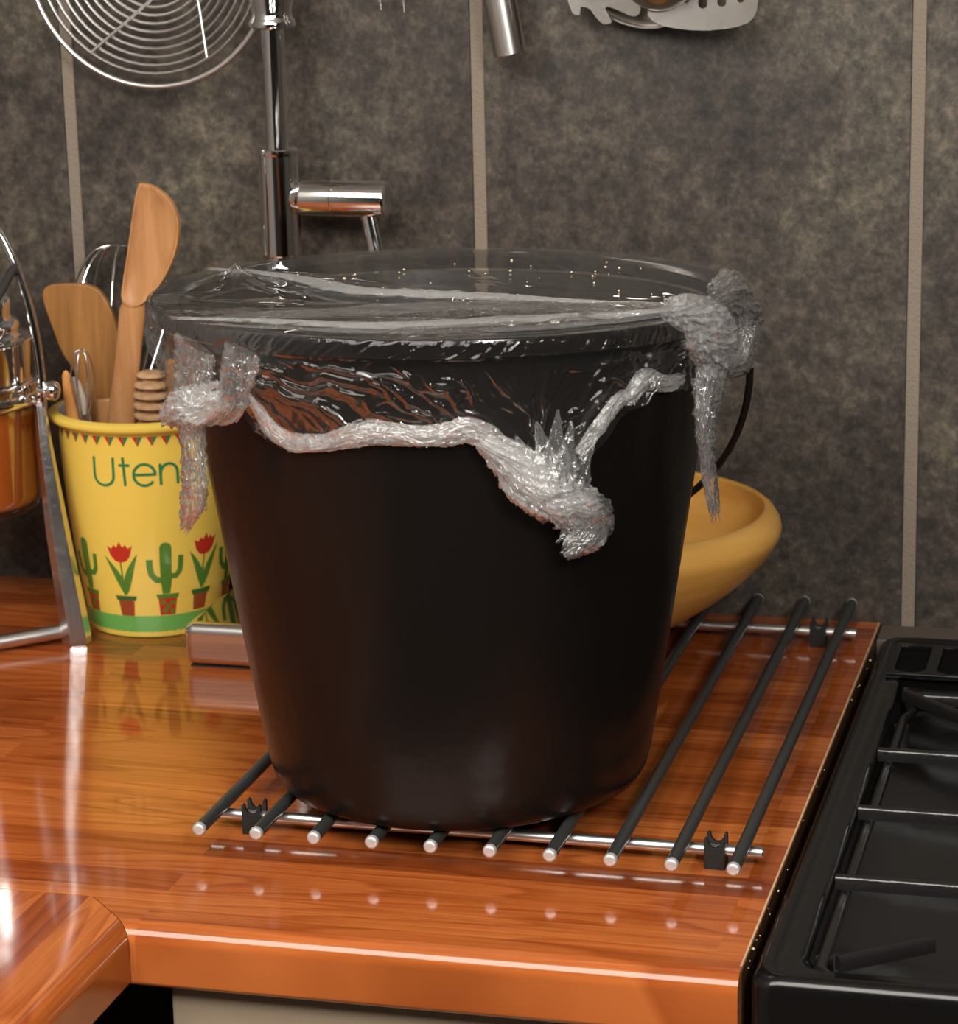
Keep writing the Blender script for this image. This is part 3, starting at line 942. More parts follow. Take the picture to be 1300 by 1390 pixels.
def crumple(name, path, wid, dep, seed, parent, scale=1., pleat=9, ragged=.004, m='film_crumpled', nphi=110, ns=130, out=None, amp=1., **_):
    """closed gathered rope of film: flattened tube with pleats along it and sharp crumpling across it"""
    P = np.array([tuple(p) for p in smooth_path(path, 60)])
    s0 = np.concatenate([[0], np.cumsum(np.linalg.norm(np.diff(P, axis=0), axis=1))]); L = s0[-1]
    u = np.linspace(0, 1, ns)
    C_ = np.stack([np.interp(u * L, s0, P[:, k]) for k in range(3)], 1)
    T = np.gradient(C_, axis=0); T /= np.linalg.norm(T, axis=1)[:, None]
    o = np.stack([C_[:, 0] - BX, C_[:, 1] - BY - .06, 0 * C_[:, 2]], 1) if out is None else np.broadcast_to(np.array(out, float), C_.shape).copy()
    o -= T * (o * T).sum(1)[:, None]
    o /= np.linalg.norm(o, axis=1)[:, None]
    lat = np.cross(T, o)
    W = np.interp(u, np.linspace(0, 1, len(wid)), wid) / 2 * scale
    D = np.interp(u, np.linspace(0, 1, len(dep)), dep) / 2 * scale
    phi = np.linspace(0, 2 * PI, nphi, endpoint=False)
    U, PH = np.meshgrid(u, phi, indexing='ij')
    sl = U * L
    tw = 1.6 * (vnoise(sl * 40 + seed, PH * 0, seed + 8) - .5)
    cx = np.cos(PH + tw) * pleat / 3; cy = np.sin(PH + tw) * pleat / 3
    pl = ridged(cx + 7 * seed + sl * 14, cy + 3 * seed, seed, 4, .62) - .5
    cr = ridged(sl * 95 + seed + 2.2 * np.cos(PH), 3.4 * np.sin(PH) + 5 * seed, seed + 9, 4, .6) - .5
    lo = vnoise(sl * 45 + seed, 2 * np.cos(PH) + 9, seed + 12) - .5
    k = 1 + amp * (.50 * pl + .42 * cr + .35 * lo)
    kd = 1 + amp * (.85 * pl + .80 * cr + .5 * lo)
    ex = ragged * 2 * (vnoise(np.cos(PH) * 4 + seed, np.sin(PH) * 4, seed + 3) - .5)
    al = ex * np.clip((U - .7) / .3, 0, 1)
    fc = facet(np.cos(PH) * np.max(W) + 9 * (np.sin(PH) > 0), sl, seed + 20, 120, 4)
    nz = D[:, None] * kd * np.sin(PH) + fc * .004 + (vnoise(sl * 300 + seed, PH * 9, seed + 5) - .5) * .0008
    G = C_[:, None, :] + T[:, None, :] * al[..., None] + lat[:, None, :] * (W[:, None] * k * np.cos(PH))[..., None] + o[:, None, :] * nz[..., None]
    if out is None:
        rr_ = np.hypot(G[..., 0] - BX, G[..., 1] - BY); zz_ = G[..., 2]
        mn = np.interp(zz_, [.136, .178, .220, .262, .300, .3145, .3160, .328, .3285], [.1352, .1418, .1483, .1547, .1607, .163, .1797, .1797, .0]) + .0012
        k_ = np.where(rr_ < mn, mn / np.maximum(rr_, 1e-4), 1)
        G[..., 0] = BX + (G[..., 0] - BX) * k_; G[..., 1] = BY + (G[..., 1] - BY) * k_
    return sheet(name, G[..., 0], G[..., 1], G[..., 2], m, parent, wrap=True)
def rope(name, path, wid, dep, seed, label, layers=5, **kw):
    if name == 'top_fold':
        o = ribbon(name, path, wid, dep, seed, cf, **kw)
        for k in range(1, layers):
            ribbon('film_layer', path, wid, dep, seed + 7 * k, o, **{**kw, 'spread': .45})
    else:
        o = crumple(name, path, wid, dep, seed, cf, **kw)
        if layers > 2:
            crumple('film_layer', path, wid, dep, seed + 11, o, scale=.66, **kw)
    o['label'] = label
# hem: rolled lower edge of the skirt
def edge_path(d0, d1, step=3, lift=.004, dz=.003):
    out = []
    for d in np.arange(d0, d1 + .1, step):
        z = float(np.interp(d, tab[:, 0], tab[:, 1])) + dz
        r = float(np.interp(z, [.22, .262, .30], [.1483, .1547, .1607])) + lift
        a = math.radians(d)
        out.append((BX + r * math.cos(a), BY + r * math.sin(a), z - .022 * r * math.sin(a) * .8))
    return out
rope('hem', edge_path(-120, -66), [.004, .008, .0105, .010, .0095, .012, .0125, .011, .012, .014, .013], [.003, .005, .006, .006, .006, .007, .007, .008, .009], 101, 'thick white folded hem along the front edge', layers=4, ns=260, pleat=5)
rope('hem', edge_path(-48, -20), [.006, .009, .008, .011, .009, .006], [.004, .006, .006, .007, .005], 107, 'folded hem at the right of the front', layers=3, ns=160, pleat=5)
# front twist and its hanging end
rope('twist', [(0.1912,-0.0340,0.2733),(0.2041,-0.0283,0.2617),(0.2156,-0.0221,0.2482),(0.2263,-0.0152,0.2386),(0.2379,-0.0062,0.2309),(0.2432,-0.0017,0.2270)], [.010, .017, .024, .028, .028, .018], [.007, .011, .015, .017, .017, .012], 120, 'white twisted gather of film at the front')
for k, pp in enumerate(([(0.2085,-0.0283,0.2743),(0.2141,-0.0252,0.2614),(0.2197,-0.0219,0.2471)], [(0.2193,-0.0245,0.2821),(0.2226,-0.0224,0.2652),(0.2252,-0.0207,0.2450)], [(0.2300,-0.0187,0.2878),(0.2286,-0.0196,0.2677),(0.2283,-0.0198,0.2440)], [(0.2366,-0.0138,0.2804),(0.2343,-0.0155,0.2641),(0.2319,-0.0173,0.2427)], [(0.2464,-0.0028,0.2666),(0.2407,-0.0078,0.2542),(0.2356,-0.0120,0.2399)])):
    rope('pleat', pp, [.0015, .007, .016, .017], [.0015, .003, .006, .008], 301 + 5 * k, 'pleat of film running into the front gather', layers=1, m='film_loose', pleat=7, ns=90, nphi=48)
rope('tail', [(0.2374,-0.0093,0.2342),(0.2419,-0.0055,0.2242),(0.2414,-0.0059,0.2157),(0.2321,-0.0134,0.2084)], [.022, .030, .028, .012], [.012, .013, .010, .006], 133, 'loose end of the front twist', m='film_loose', layers=4, ragged=.006)
# left knot and tail
rope('knot', [(-0.0008,-0.0098,0.2732),(0.0147,-0.0235,0.2811),(0.0301,-0.0344,0.2857),(0.0454,-0.0432,0.2932)], [.010, .020, .022, .016], [.012, .018, .018, .010], 140, 'pleated knot of film at the left', layers=4, pleat=12)
rope('gather', [(0.0272,-0.0301,0.3191),(0.0225,-0.0268,0.3036),(0.0191,-0.0243,0.2903),(0.0184,-0.0238,0.2813)], [.030, .030, .028, .020], [.006, .010, .012, .014], 144, 'gathered film running down to the left knot', layers=2, pleat=15, m='film_loose')
rope('flap', [(0.0606,-0.0479,0.3215),(0.0557,-0.0458,0.3065),(0.0496,-0.0430,0.2912),(0.0371,-0.0363,0.2805)], [.022, .026, .022, .010], [.006, .008, .008, .006], 149, 'loose fold right of the left knot', m='film_loose', layers=1, pleat=12)
rope('tail', [(0.0196,-0.0272,0.2795),(0.0212,-0.0283,0.2680),(0.0208,-0.0281,0.2466),(0.0182,-0.0262,0.2288),(0.0106,-0.0201,0.2130)], [.020, .019, .021, .021, .007], [.009, .008, .007, .006, .004], 151, 'long flat tail hanging at the left', m='film_loose', layers=3, pleat=9, ragged=.008)
# right knot, loop and tail
rope('knot', [(0.2821,0.0262,0.3374),(0.2899,0.0398,0.3326),(0.2965,0.0540,0.3227),(0.3021,0.0697,0.3080),(0.3066,0.0879,0.2968)], [.012, .022, .031, .033, .018], [.008, .014, .018, .018, .010], 160, 'dense white knot of film on the right of the rim', layers=6, pleat=9)
rope('loop', [(0.3017,0.0622,0.3369),(0.3075,0.0824,0.3364),(0.3109,0.1029,0.3256),(0.3116,0.1099,0.3113),(0.3104,0.0987,0.2982),(0.3063,0.0774,0.2950)], [.016, .024, .026, .024, .022, .010], [.008, .014, .016, .016, .014, .008], 167, 'loose loop of film beyond the right knot', m='film_loose', layers=3, pleat=8)
rope('tail', [(0.2997,0.0688,0.2974),(0.2986,0.0654,0.2831),(0.2975,0.0622,0.2644),(0.2983,0.0646,0.2422),(0.2997,0.0688,0.2237),(0.3005,0.0715,0.2090)], [.022, .020, .014, .011, .012, .006], [.009, .008, .006, .005, .005, .003], 173, 'long tapering tail hanging at the right', m='film_loose', layers=3, pleat=12, ragged=.008)
rope('wisp', [(0.3087,0.0882,0.2968),(0.3118,0.1141,0.2900),(0.3132,0.1517,0.2802)], [.006, .005, .003], [.002, .0015, .001], 179, 'thin wisp of film sticking out right', layers=1, pleat=5)

# folded bands of several layers pulled tight across the top
def band(pts, wid, hgt, seed, m='film_band', n=2, pleat=7):
    pts = [(a, b, .3288 - .022 * (b - BY)) for a, b in pts]
    rope('top_fold', pts, wid, hgt, seed, 'whitish band of folded film across the top', layers=n, out=(0, 0, 1), pleat=pleat, ns=240, nu=60, m=m, spread=.3, ragged=.02)
band([(-0.0321,0.1698),(0.0221,0.1470),(0.0700,0.1089),(0.1154,0.0952),(0.1706,0.0909),(0.2262,0.0797),(0.2839,0.0718)], [.006, .016, .024, .026, .018, .014, .014], [.0012, .002, .003, .003, .002, .002, .003], 201)
band([(0.0278,-0.0164),(0.0715,0.0084),(0.1160,0.0336),(0.1625,0.0547),(0.2306,0.0602),(0.2862,0.0592)], [.010, .022, .030, .030, .026, .014], [.001, .0015, .002, .002, .002, .002], 205, 'film_loose', 2, 11)
band([(0.0199,-0.0162),(0.0716,-0.0173),(0.1239,-0.0204),(0.1781,-0.0033),(0.2373,0.0303),(0.2868,0.0561)], [.006, .014, .020, .022, .020, .014], [.001, .0015, .002, .002, .002, .003], 209)
band([(0.0434,-0.0349),(0.0963,-0.0398),(0.1542,-0.0373),(0.2071,-0.0184),(0.2537,0.0126),(0.2872,0.0539)], [.004, .010, .014, .015, .013, .010], [.001, .0012, .0015, .0015, .0015, .002], 213, 'film_loose', 2)


# ================================================================== utensil pot
PXc, PYc = -.2085, .4640
AZ = math.radians(-67.557)
pot = thing('utensil_pot', 'yellow ceramic utensil pot painted with tulips and a cactus, left of the bucket', 'pot', (PXc, PYc, 0))
PR = [(0, .0515), (.0012, .0528), (.010, .0537), (.030, .0567), (.060, .0607), (.090, .0637), (.120, .0661), (.150, .0678), (.1605, .0684)]
def prad(z):
    return float(np.interp(z, [a for a, b in PR], [b for a, b in PR]))
pf = [(0, .0008), (.046, .0008), (.050, 0)] + [(b, a) for a, b in PR] + [(.0700, .1622), (.0735, .1640), (.0750, .1665), (.0745, .1690), (.0715, .1705), (.0675, .1708)]
obj('pot_body', lathe(pf, (PXc, PYc, 0), 96), 'yellow', pot, 50)
obj('pot_lining', lathe([(.0675, .1708), (.0650, .1695), (.0625, .150), (.0570, .060), (.0480, .012), (0, .010)], (PXc, PYc, 0), 96), 'white_glaze', pot, 60, label='off-white glazed inside')
def wrap(du, z, lift=.00025):
    """du degrees round the pot from the side facing the room, z metres up"""
    r = prad(z) + lift
    a = AZ + math.radians(du)
    return (PXc + r * math.cos(a), PYc + r * math.sin(a), z)
def decal(polys, lift=.00025, step=2.2, bm=None):
    """closed outlines in (degrees, mm), filled and laid on the curved glaze"""
    bm = bm or bmesh.new()
    for lp in polys:
        t = bmesh.new()
        vs = [t.verts.new((u, v, 0)) for u, v in lp]
        es = [t.edges.new((vs[i], vs[(i + 1) % len(vs)])) for i in range(len(vs))]
        bmesh.ops.triangle_fill(t, edges=es, use_beauty=True)
        for _ in range(3):
            long = [e for e in t.edges if abs(e.verts[0].co.x - e.verts[1].co.x) > step or abs(e.verts[0].co.y - e.verts[1].co.y) > 9]
            if not long:
                break
            bmesh.ops.subdivide_edges(t, edges=long, cuts=1)
            bmesh.ops.triangulate(t, faces=[f for f in t.faces if len(f.verts) > 3])
        bmesh.ops.recalc_face_normals(t, faces=t.faces[:])
        for f in t.faces:
            if f.normal.z < 0:
                f.normal_flip()
        for v in t.verts:
            v.co = Vector(wrap(v.co.x, v.co.y / 1000, lift))
        join(bm, t)
    return bm
def stroke(pts, wdt=.0021, n=24):
    """rounded pen stroke in (degrees, mm) -> outline polygon; widths in metres"""
    k = 57.3 / .0655 / 1000                          # degrees per mm at the lettering
    P = [Vector((u / k, v)) for u, v in pts]
    h = wdt * 500
    L, R = [], []
    for i, p in enumerate(P):
        d = (P[min(i + 1, len(P) - 1)] - P[max(i - 1, 0)]).normalized()
        nn = Vector((-d.y, d.x)) * h
        L.append(p + nn); R.append(p - nn)
    out = L + R[::-1]
    return [(q.x * k, q.y) for q in out]
def arc(cx, cy, rx, ry, a0, a1, n=20):
    return [(cx + rx * math.cos(math.radians(a0 + (a1 - a0) * i / n)), cy + ry * math.sin(math.radians(a0 + (a1 - a0) * i / n))) for i in range(n + 1)]
obj('green_band', decal([[(-180 + 0, .6), (-180, 18)] + [(-180 + i * 6, 18) for i in range(1, 60)] + [(179.9, 18), (179.9, .6)] + [(180 - i * 6, .6) for i in range(1, 60)]], .0003, 6), 'green_band', pot, 60, label='green painted band round the foot')
bz0, bz1 = 160.6, 153.2
gl = decal([]); rd = decal([])
for k in range(40):
    c = -16.3 + 9.0 * k
    decal([[(c - 3.3, bz0), (c, bz0), (c, bz1)]], .0003, 5, rd)
    decal([[(c, bz0), (c + 3.3, bz0), (c, bz1)]], .0003, 5, gl)
obj('bunting_print', rd, 'print_red', pot, 0, label='red halves of the painted bunting')
obj('bunting_print', gl, 'print_green', pot, 0, label='green halves of the painted bunting')
BL, CT, XH = 122.8, 144.6, 139.4
letters = []
# U t e n s i l s
letters.append(stroke([(-37.6, CT), (-38.2, 131)] + arc(-31.2, 130.2, 6.9, 7.6, 180, 360, 16) + [(-24.0, CT)]))
letters.append(stroke([(-17.4, CT + .4), (-16.8, BL)])); letters.append(stroke([(-20.4, XH - .6), (-13.2, XH - .6)]))
ec = -4.1
letters.append(stroke([(ec - 6.6, 131.4), (ec + 7.4, 131.4)])); letters.append(stroke(arc(ec, 131.2, 6.9, 8.3, 0, 322, 26)))
letters.append(stroke([(6.0, XH), (6.2, BL)])); letters.append(stroke([(6.3, 131)] + arc(11.7, 132.2, 5.4, 6.8, 180, 0, 14) + [(17.2, BL)]))
def s_letter(c):
    return stroke([(c + 4.3, 136.6)] + arc(c, 135.2, 4.2, 4.0, 40, 230, 12) + arc(c, 127.2, 4.6, 4.2, 60, -150, 14))
letters.append(s_letter(26.5))
letters.append(stroke([(35, XH), (35, BL)])); letters.append(stroke([(35, 143.2), (35, 145.2)]))
letters.append(stroke([(41, CT + .8), (41, BL)]))
letters.append(s_letter(50.5))
for q in letters:
    pass
obj('lettering', decal(letters, .0003, 2.0), 'print_green', pot, 0, label='green painted word on the pot')
def leafpoly(u0, z0, u1, z1, wd, bend):
    A, B = [], []
    for i in range(11):
        t = i / 10
        u = u0 + (u1 - u0) * (t ** 1.6 if bend else t)
        z = z0 + (z1 - z0) * t
        ww = wd * math.sin(PI * (t ** .75)) ** .9
        A.append((u - ww, z)); B.append((u + ww, z))
    return A + B[::-1][1:-1] if False else A[:-1] + [B[-1]] + B[::-1][1:-1]
def tulip(c, tilt=0, lift=0):
    t = lambda pts: [(c + u + (z - 35) * tilt, z + lift) for u, z in pts]
    f = decal([t([(-9.2, 74.5), (-5.6, 72.4), (-3.6, 75.6), (-1.6, 73.4), (.6, 78.2), (3.0, 73.6), (5.0, 76.0), (7.0, 73.0), (10.0, 75.6), (7.8, 66.6), (4.6, 62.8), (.6, 61.6), (-3.6, 62.8), (-6.8, 66.8)])], .0003, 4)
    obj('tulip_print', f, 'print_red', pot, 0, label='red painted tulip flower')
    g = decal([t([(-.35 + .3, 62), (.95, 62), (1.9, 35), (.6, 35)]), t(leafpoly(1.5, 35, -12.0, 66.5, 3.0, True)), t(leafpoly(2.5, 35, 13.2, 69.0, 3.0, True))], .00028, 4)
    obj('leaf_print', g, 'print_leaf', pot, 0, label='green painted tulip leaves')
    p = decal([t([(-4.9, 31), (8.0, 31), (6.9, 18.2), (-3.6, 18.2)])], .00028, 4)
    obj('flowerpot_print', p, 'print_red', pot, 0, label='red painted flowerpot')
    s = decal([t([(-7.0, 34.4), (10.2, 34.4), (9.4, 30.6), (-6.0, 30.6)])] + [t([(a, 30.6), (a + 1.2, 30.6), (a + 1.0 - (a - 1.6) * .12, 18.3), (a - (a - 1.6) * .12, 18.3)]) for a in (-4.4, -1.4, 1.6, 4.6)], .00034, 4)
    obj('flowerpot_print', s, 'print_stripe', pot, 0, label='dark green rim and stripes of the painted flowerpot')
def cactus(c):
    t = lambda pts: [(c + u, z) for u, z in pts]
    k = .87
    body = [(-3.0, 36), (2.6, 36)] + [(4.0, 45), (4.3, 60), (4.4, 72)] + arc(.2, 72.6, 4.2, 4.6, 0, 180, 10) + [(-4.2, 60), (-3.8, 45)]
    left = stroke([(-1, 46.5), (-7, 47.5), (-10.5, 52), (-11.4, 58), (-11.4, 64)], .0052)
    rgt = stroke([(2, 50.0), (7.4, 50.0), (10.2, 54), (10.8, 60), (11.0, 66)], .0044)
    obj('cactus_print', decal([t(body), t(left), t(rgt)], .00028, 4), 'print_leaf', pot, 0, label='green painted cactus')
    obj('flowerpot_print', decal([t([(-6.3, 32.0), (7.8, 32.0), (6.4, 18.6), (-5.2, 18.6)])], .00028, 4), 'print_red', pot, 0, label='red painted flowerpot')
    dots = [arc(a, b, 2.0, 1.9, 0, 345, 11) for a, b in ((-2.6, 28.6), (4.6, 28.2), (-1.6, 22.0), (4.4, 21.4), (1.0, 25.2))]
    obj('flowerpot_print', decal([t([(-7.8, 35.6), (9.4, 35.6), (8.6, 32.0), (-6.8, 32.0)])] + [t(d) for d in dots], .00034, 4), 'print_leaf', pot, 0, label='green rim and dots of the painted flowerpot')
tulip(-26.0); cactus(6.8); tulip(33.5, .10, 1.5); cactus(66)
tulip(-92); cactus(-59); tulip(98); cactus(131); tulip(163)

# ---- the tools in the pot
def dished(outline, yp, depth, thick, lean=0., n=3):
    """plate with a scooped face towards the room; outline [(x, z)] in the plane y = yp"""
    cx = sum(p[0] for p in outline) / len(outline); cz = sum(p[1] for p in outline) / len(outline)
    bm = bmesh.new()
    rings = []
    for s, d in ((1.0, thick), (1.0, .0008), (.985, 0), (.93, 0), (.85, depth * .45), (.65, depth * .85), (.35, depth)):
        rings.append([bm.verts.new((cx + (x - cx) * s, yp + d + lean * (z - cz), cz + (z - cz) * s)) for x, z in outline])
    c = bm.verts.new((cx, yp + depth * 1.02, cz))
    back = [bm.verts.new((cx + (x - cx) * .7, yp + depth + thick * .9 + lean * (z - cz), cz + (z - cz) * .7)) for x, z in outline]
    cb_ = bm.verts.new((cx, yp + depth + thick, cz))
    n = len(outline)
    seq = rings
    for A, B in zip(seq[:-1], seq[1:]):
        for i in range(n):
            bm.faces.new((A[i], A[(i + 1) % n], B[(i + 1) % n], B[i]))
    for i in range(n):
        bm.faces.new((rings[-1][i], rings[-1][(i + 1) % n], c))
        bm.faces.new((rings[0][i], back[i], back[(i + 1) % n], rings[0][(i + 1) % n]))
        bm.faces.new((back[i], cb_, back[(i + 1) % n]))
    bmesh.ops.recalc_face_normals(bm, faces=bm.faces[:])
    return bm
def sm2(pts, n=60):
    return [(p.x, p.y) for p in smooth_path([(a, b, 0) for a, b in pts], n, True)]
# corner spoon
t = thing('wooden_spoon', 'tall wooden corner spoon with one straight edge, highest tool in yellow pot', 'spoon', (-.222, .450, .02))
ol = [(-0.1953,0.3430),(-0.1944,0.3433),(-0.1901,0.3428),(-0.1849,0.3415),(-0.1799,0.3389),(-0.1749,0.3349),(-0.1706,0.3298),(-0.1675,0.3233),(-0.1656,0.3157),(-0.1657,0.3081),(-0.1671,0.2993),(-0.1699,0.2904),(-0.1739,0.2815),(-0.1796,0.2720),(-0.1866,0.2629),(-0.1935,0.2555),(-0.1996,0.2514),(-0.2056,0.2493),(-0.2108,0.2503),(-0.2139,0.2533),(-0.2147,0.2583),(-0.2134,0.2650),(-0.2110,0.2762),(-0.2078,0.2901),(-0.2044,0.3067),(-0.2011,0.3233),(-0.1980,0.3359)]
bm = dished(ol, .440, .0050, .0045)
hx = [(-0.2055,0.2543),(-0.2084,0.2453),(-0.2110,0.2312),(-0.2148,0.2085),(-0.2192,0.1857),(-0.2237,0.1598),(-0.2278,0.1337),(-0.2339,0.0928)]
tube([(a, .4455 + .0006 * i, b) for i, (a, b) in enumerate(hx)], [.0085, .0106, .0104, .0102, .0106, .0114, .0112, .0105], 16, bm=bm, flat=(.55, 1))
obj('spoon_body', bm, 'spoon', t, 50)
# broad spatula
t = thing('wooden_spatula', 'broad golden-brown wooden spatula leaning left behind the corner spoon', 'spatula', (-.215, .470, .02))
ol = [(-0.2894,0.2574),(-0.2844,0.2598),(-0.2771,0.2608),(-0.2680,0.2613),(-0.2589,0.2613),(-0.2512,0.2597),(-0.2454,0.2568),(-0.2410,0.2512),(-0.2372,0.2439),(-0.2336,0.2343),(-0.2313,0.2224),(-0.2312,0.2052),(-0.2337,0.1850),(-0.2369,0.1617),(-0.2408,0.1383),(-0.2616,0.1375),(-0.2617,0.1550),(-0.2636,0.1724),(-0.2675,0.1868),(-0.2734,0.1987),(-0.2794,0.2089),(-0.2845,0.2237),(-0.2890,0.2379),(-0.2916,0.2476),(-0.2915,0.2533)]
bm = prism([sm2(ol, 75)], lambda u, v, d: (u, .470 + d, v), .0060, .0015)
hx = [(-0.2517,0.1395),(-0.2522,0.1136),(-0.2514,0.0781),(-0.2507,0.0303)]
tube([(a, .473, b) for a, b in hx], [.0095, .0085, .008, .008], 14, bm=bm, flat=(.6, 1))
obj('spatula_body', bm, 'spatula', t, 50)
# balloon whisk
def whisk(root, base, top, half, loops, wire, yaw0=0., m='chrome'):
    base = Vector(base); top = Vector(top)
    ax = (top - base).normalized(); Ln = (top - base).length
    e1 = (Vector((1, 0, 0)) - ax * ax.x).normalized(); e2 = ax.cross(e1)
    for k in range(loops):
        a = PI * k / loops + yaw0
        d = e1 * math.cos(a) + e2 * math.sin(a)
        pts = []
        for i in range(-18, 19):
            s = i / 18
            u = abs(s)
            x = half * (1 - (1 - u) ** 2) if False else half * math.sin(PI * min(1, u) * .5) 
            # teardrop: widest near the top, narrowing to the handle
            th = PI * (1 - u)
            rad = half * (math.sin(PI * (1 - u) ** .62)) if u < 1 else 0
            h = Ln * (1 - u ** 1.0 * 1.0)
            pts.append((s, u))
        path = []
        for i in range(49):
            q = -1 + 2 * i / 48                      # -1 base, 0 top, 1 base
            u = 1 - abs(q)                           # height fraction parameter
            phi = u * PI / 2
            h = Ln * (math.sin(phi) ** 1.05)
            wd = half * (math.cos(phi) ** .62) * (.18 + .82 * min(1, (h / Ln) / .62) ** 1.25)
            path.append(base + ax * h + d * (wd * (1 if q > 0 else -1)))
        obj('wire', tube(path, wire, 8), m, root, 60)
t = thing('balloon_whisk', 'large chrome balloon whisk standing behind the wooden spatula in pot', 'whisk', (-.208, .490, .02))
bq = [(-0.2496,0.1329),(-0.2469,0.2826),(-0.2484,0.0733)]
whisk(t, (bq[0][0], .508, bq[0][1]), (bq[1][0], .524, bq[1][1]), .0500, 4, .00105, .20)
obj('handle', tube([(bq[0][0], .508, bq[0][1] - .004), (bq[2][0], .490, bq[2][1])], .0075, 14), 'steel', t)
t = thing('mini_whisk', 'small thin wire whisk at the front left of the yellow pot', 'whisk', (-.245, .425, .03))
bq = [(-0.2414,0.1595),(-0.2404,0.2205),(-0.2373,0.1041)]
whisk(t, (bq[0][0], .420, bq[0][1]), (bq[1][0], .420, bq[1][1]), .0105, 3, .0006, .5, 'steel')
obj('handle', tube([(bq[0][0], .420, bq[0][1] + .012), (bq[2][0], .430, bq[2][1])], .0024, 10), 'steel', t)
# sticks
def stick(name, label, cat, pts, yp, rad, m, flat=(1, 1), taper=None):
    t = thing(name, label, cat, (pts[-1][0], yp, pts[-1][1]), 'sticks standing in the yellow pot')
    n = len(pts)
    rr = taper or [rad] * n
    obj('shaft', tube([(a, yp, b) for a, b in pts], rr, 14, flat=flat), m, t, 60)
    return t
stick('wooden_stick', 'thin orange wooden stick at the left rim of the pot', 'stick', [(-0.2564,0.2033),(-0.2557,0.1999),(-0.2543,0.1852),(-0.2517,0.1626),(-0.2467,0.1198)], .425, .005, 'orange_wood', (.6, 1), [.0012, .0036, .0048, .0050, .0045])
stick('plastic_stick', 'pale grey plastic stick next to the orange stick in the pot', 'stick', [(-0.2536,0.1968),(-0.2527,0.1929),(-0.2505,0.1810),(-0.2477,0.1594),(-0.2438,0.1182)], .432, .006, 'pale_plastic', (.6, 1), [.002, .0048, .0066, .0072, .0065])
stick('wooden_stick', 'short flat-topped pinkish wooden stick low in the middle of the pot', 'stick', [(-0.2389,0.1759),(-0.2387,0.1742),(-0.2389,0.1563),(-0.2377,0.1186)], .455, .010, 'spoon', (.5, 1), [.0075, .0092, .0094, .009])
stick('plastic_stick', 'ochre plastic stick between the corner spoon and honey dipper', 'stick', [(-0.2255,0.1771),(-0.2250,0.1748),(-0.2227,0.1540),(-0.2189,0.1162)], .468, .005, 'ochre', (.6, 1), [.003, .0050, .0054, .005])
stick('wooden_stick', 'flat wooden stick behind the film at the right rim of the pot', 'stick', [(-0.1800,0.2097),(-0.1799,0.2069),(-0.1811,0.1796),(-0.1834,0.1595),(-0.1885,0.1219)], .450, .006, 'spatula', (.5, 1), [.004, .0062, .0064, .0062, .006])
# honey dipper
t = thing('honey_dipper', 'wooden honey dipper with ridged head at the right of the yellow pot', 'dipper', (-.195, .44, .03))
hd = [(-0.1974,0.1453),(-0.1965,0.2007),(-0.1984,0.0756)]
a = Vector((hd[0][0], .447, hd[0][1])); b = Vector((hd[1][0], .447, hd[1][1]))
LN = (b - a).length
pp = [(0, LN)]
N = 7
for k in range(N):
    h1 = LN * (1 - k / N); h0 = LN * (1 - (k + .62) / N); hg = LN * (1 - (k + 1) / N)
    f = lambda h: .0142 * math.sqrt(max(.12, 1 - (abs(h - LN * .52) / (LN * .60)) ** 2.4))
    pp += [(f(h1) * .86, h1 - .0004), (f(h1 - .002), h1 - .0016), (f(h0), h0 + .0012), (f(h0) * .86, h0), (.0068, h0 - .0003), (.0068, hg + .0002)]
pp += [(.0050, 0), (0, 0)]
obj('dipper_head', lathe(pp, a, 32, axis=(b - a)), 'pale_wood', t, 35)
obj('handle', tube([a + (b - a) * .02, (hd[2][0], .452, hd[2][1])], .0042, 12), 'pale_wood', t)

# ================================================================== glass jar in its chrome stand
JX, JY = -.334, .405
j = thing('jar_stand', 'chrome stand holding a glass jar of orange liquid at the left edge', 'jar', (JX, JY, 0))
g = obj('glass_jar', lathe([(0, .0975), (.046, .0975), (.0525, .0985), (.0562, .1025), (.0572, .109), (.0575, .182), (.0545, .182), (.0542, .111), (.0525, .1045), (.046, .1020), (0, .1015)], (JX, JY, 0), 72), 'glass', j, 60)
obj('liquid', lathe([(0, .1022), (.046, .1024), (.0522, .1050), (.0536, .111), (.0538, .178), (0, .178)], (JX, JY, 0), 72), 'liquid', g, 50, label='orange liquid')
col = obj('collar', lathe([(.0578, .1800), (.0610, .1808), (.0632, .1835), (.0638, .1870), (.0628, .1895), (.0600, .1905), (.0600, .1945), (.0612, .1955), (.0612, .1975), (.0590, .1985), (.0560, .1985), (.0560, .1800)], (JX, JY, 0), 72, close=True), 'chrome', j, 40)
lid = obj('lid', lathe([(.0555, .1980), (.0555, .2270), (.0570, .2282), (.0566, .2300), (.0530, .2310), (.0480, .2312), (.0465, .2330), (.0478, .2365), (.0478, .2400), (.0455, .2430), (.0428, .2445), (.0415, .2480), (.0422, .2520), (.0422, .2580), (.0395, .2615), (.0330, .2630), (0, .2635)], (JX, JY, 0), 72), 'chrome', j, 40)
lv = [(-0.2776,0.2865),(-0.2961,0.2586),(-0.3103,0.2427)]
obj('lid_lever', tube([(a, .395, b) for a, b in lv], .0032, 10), 'rod', lid)  # chrome lever; its dark reflection is put into the rod colour
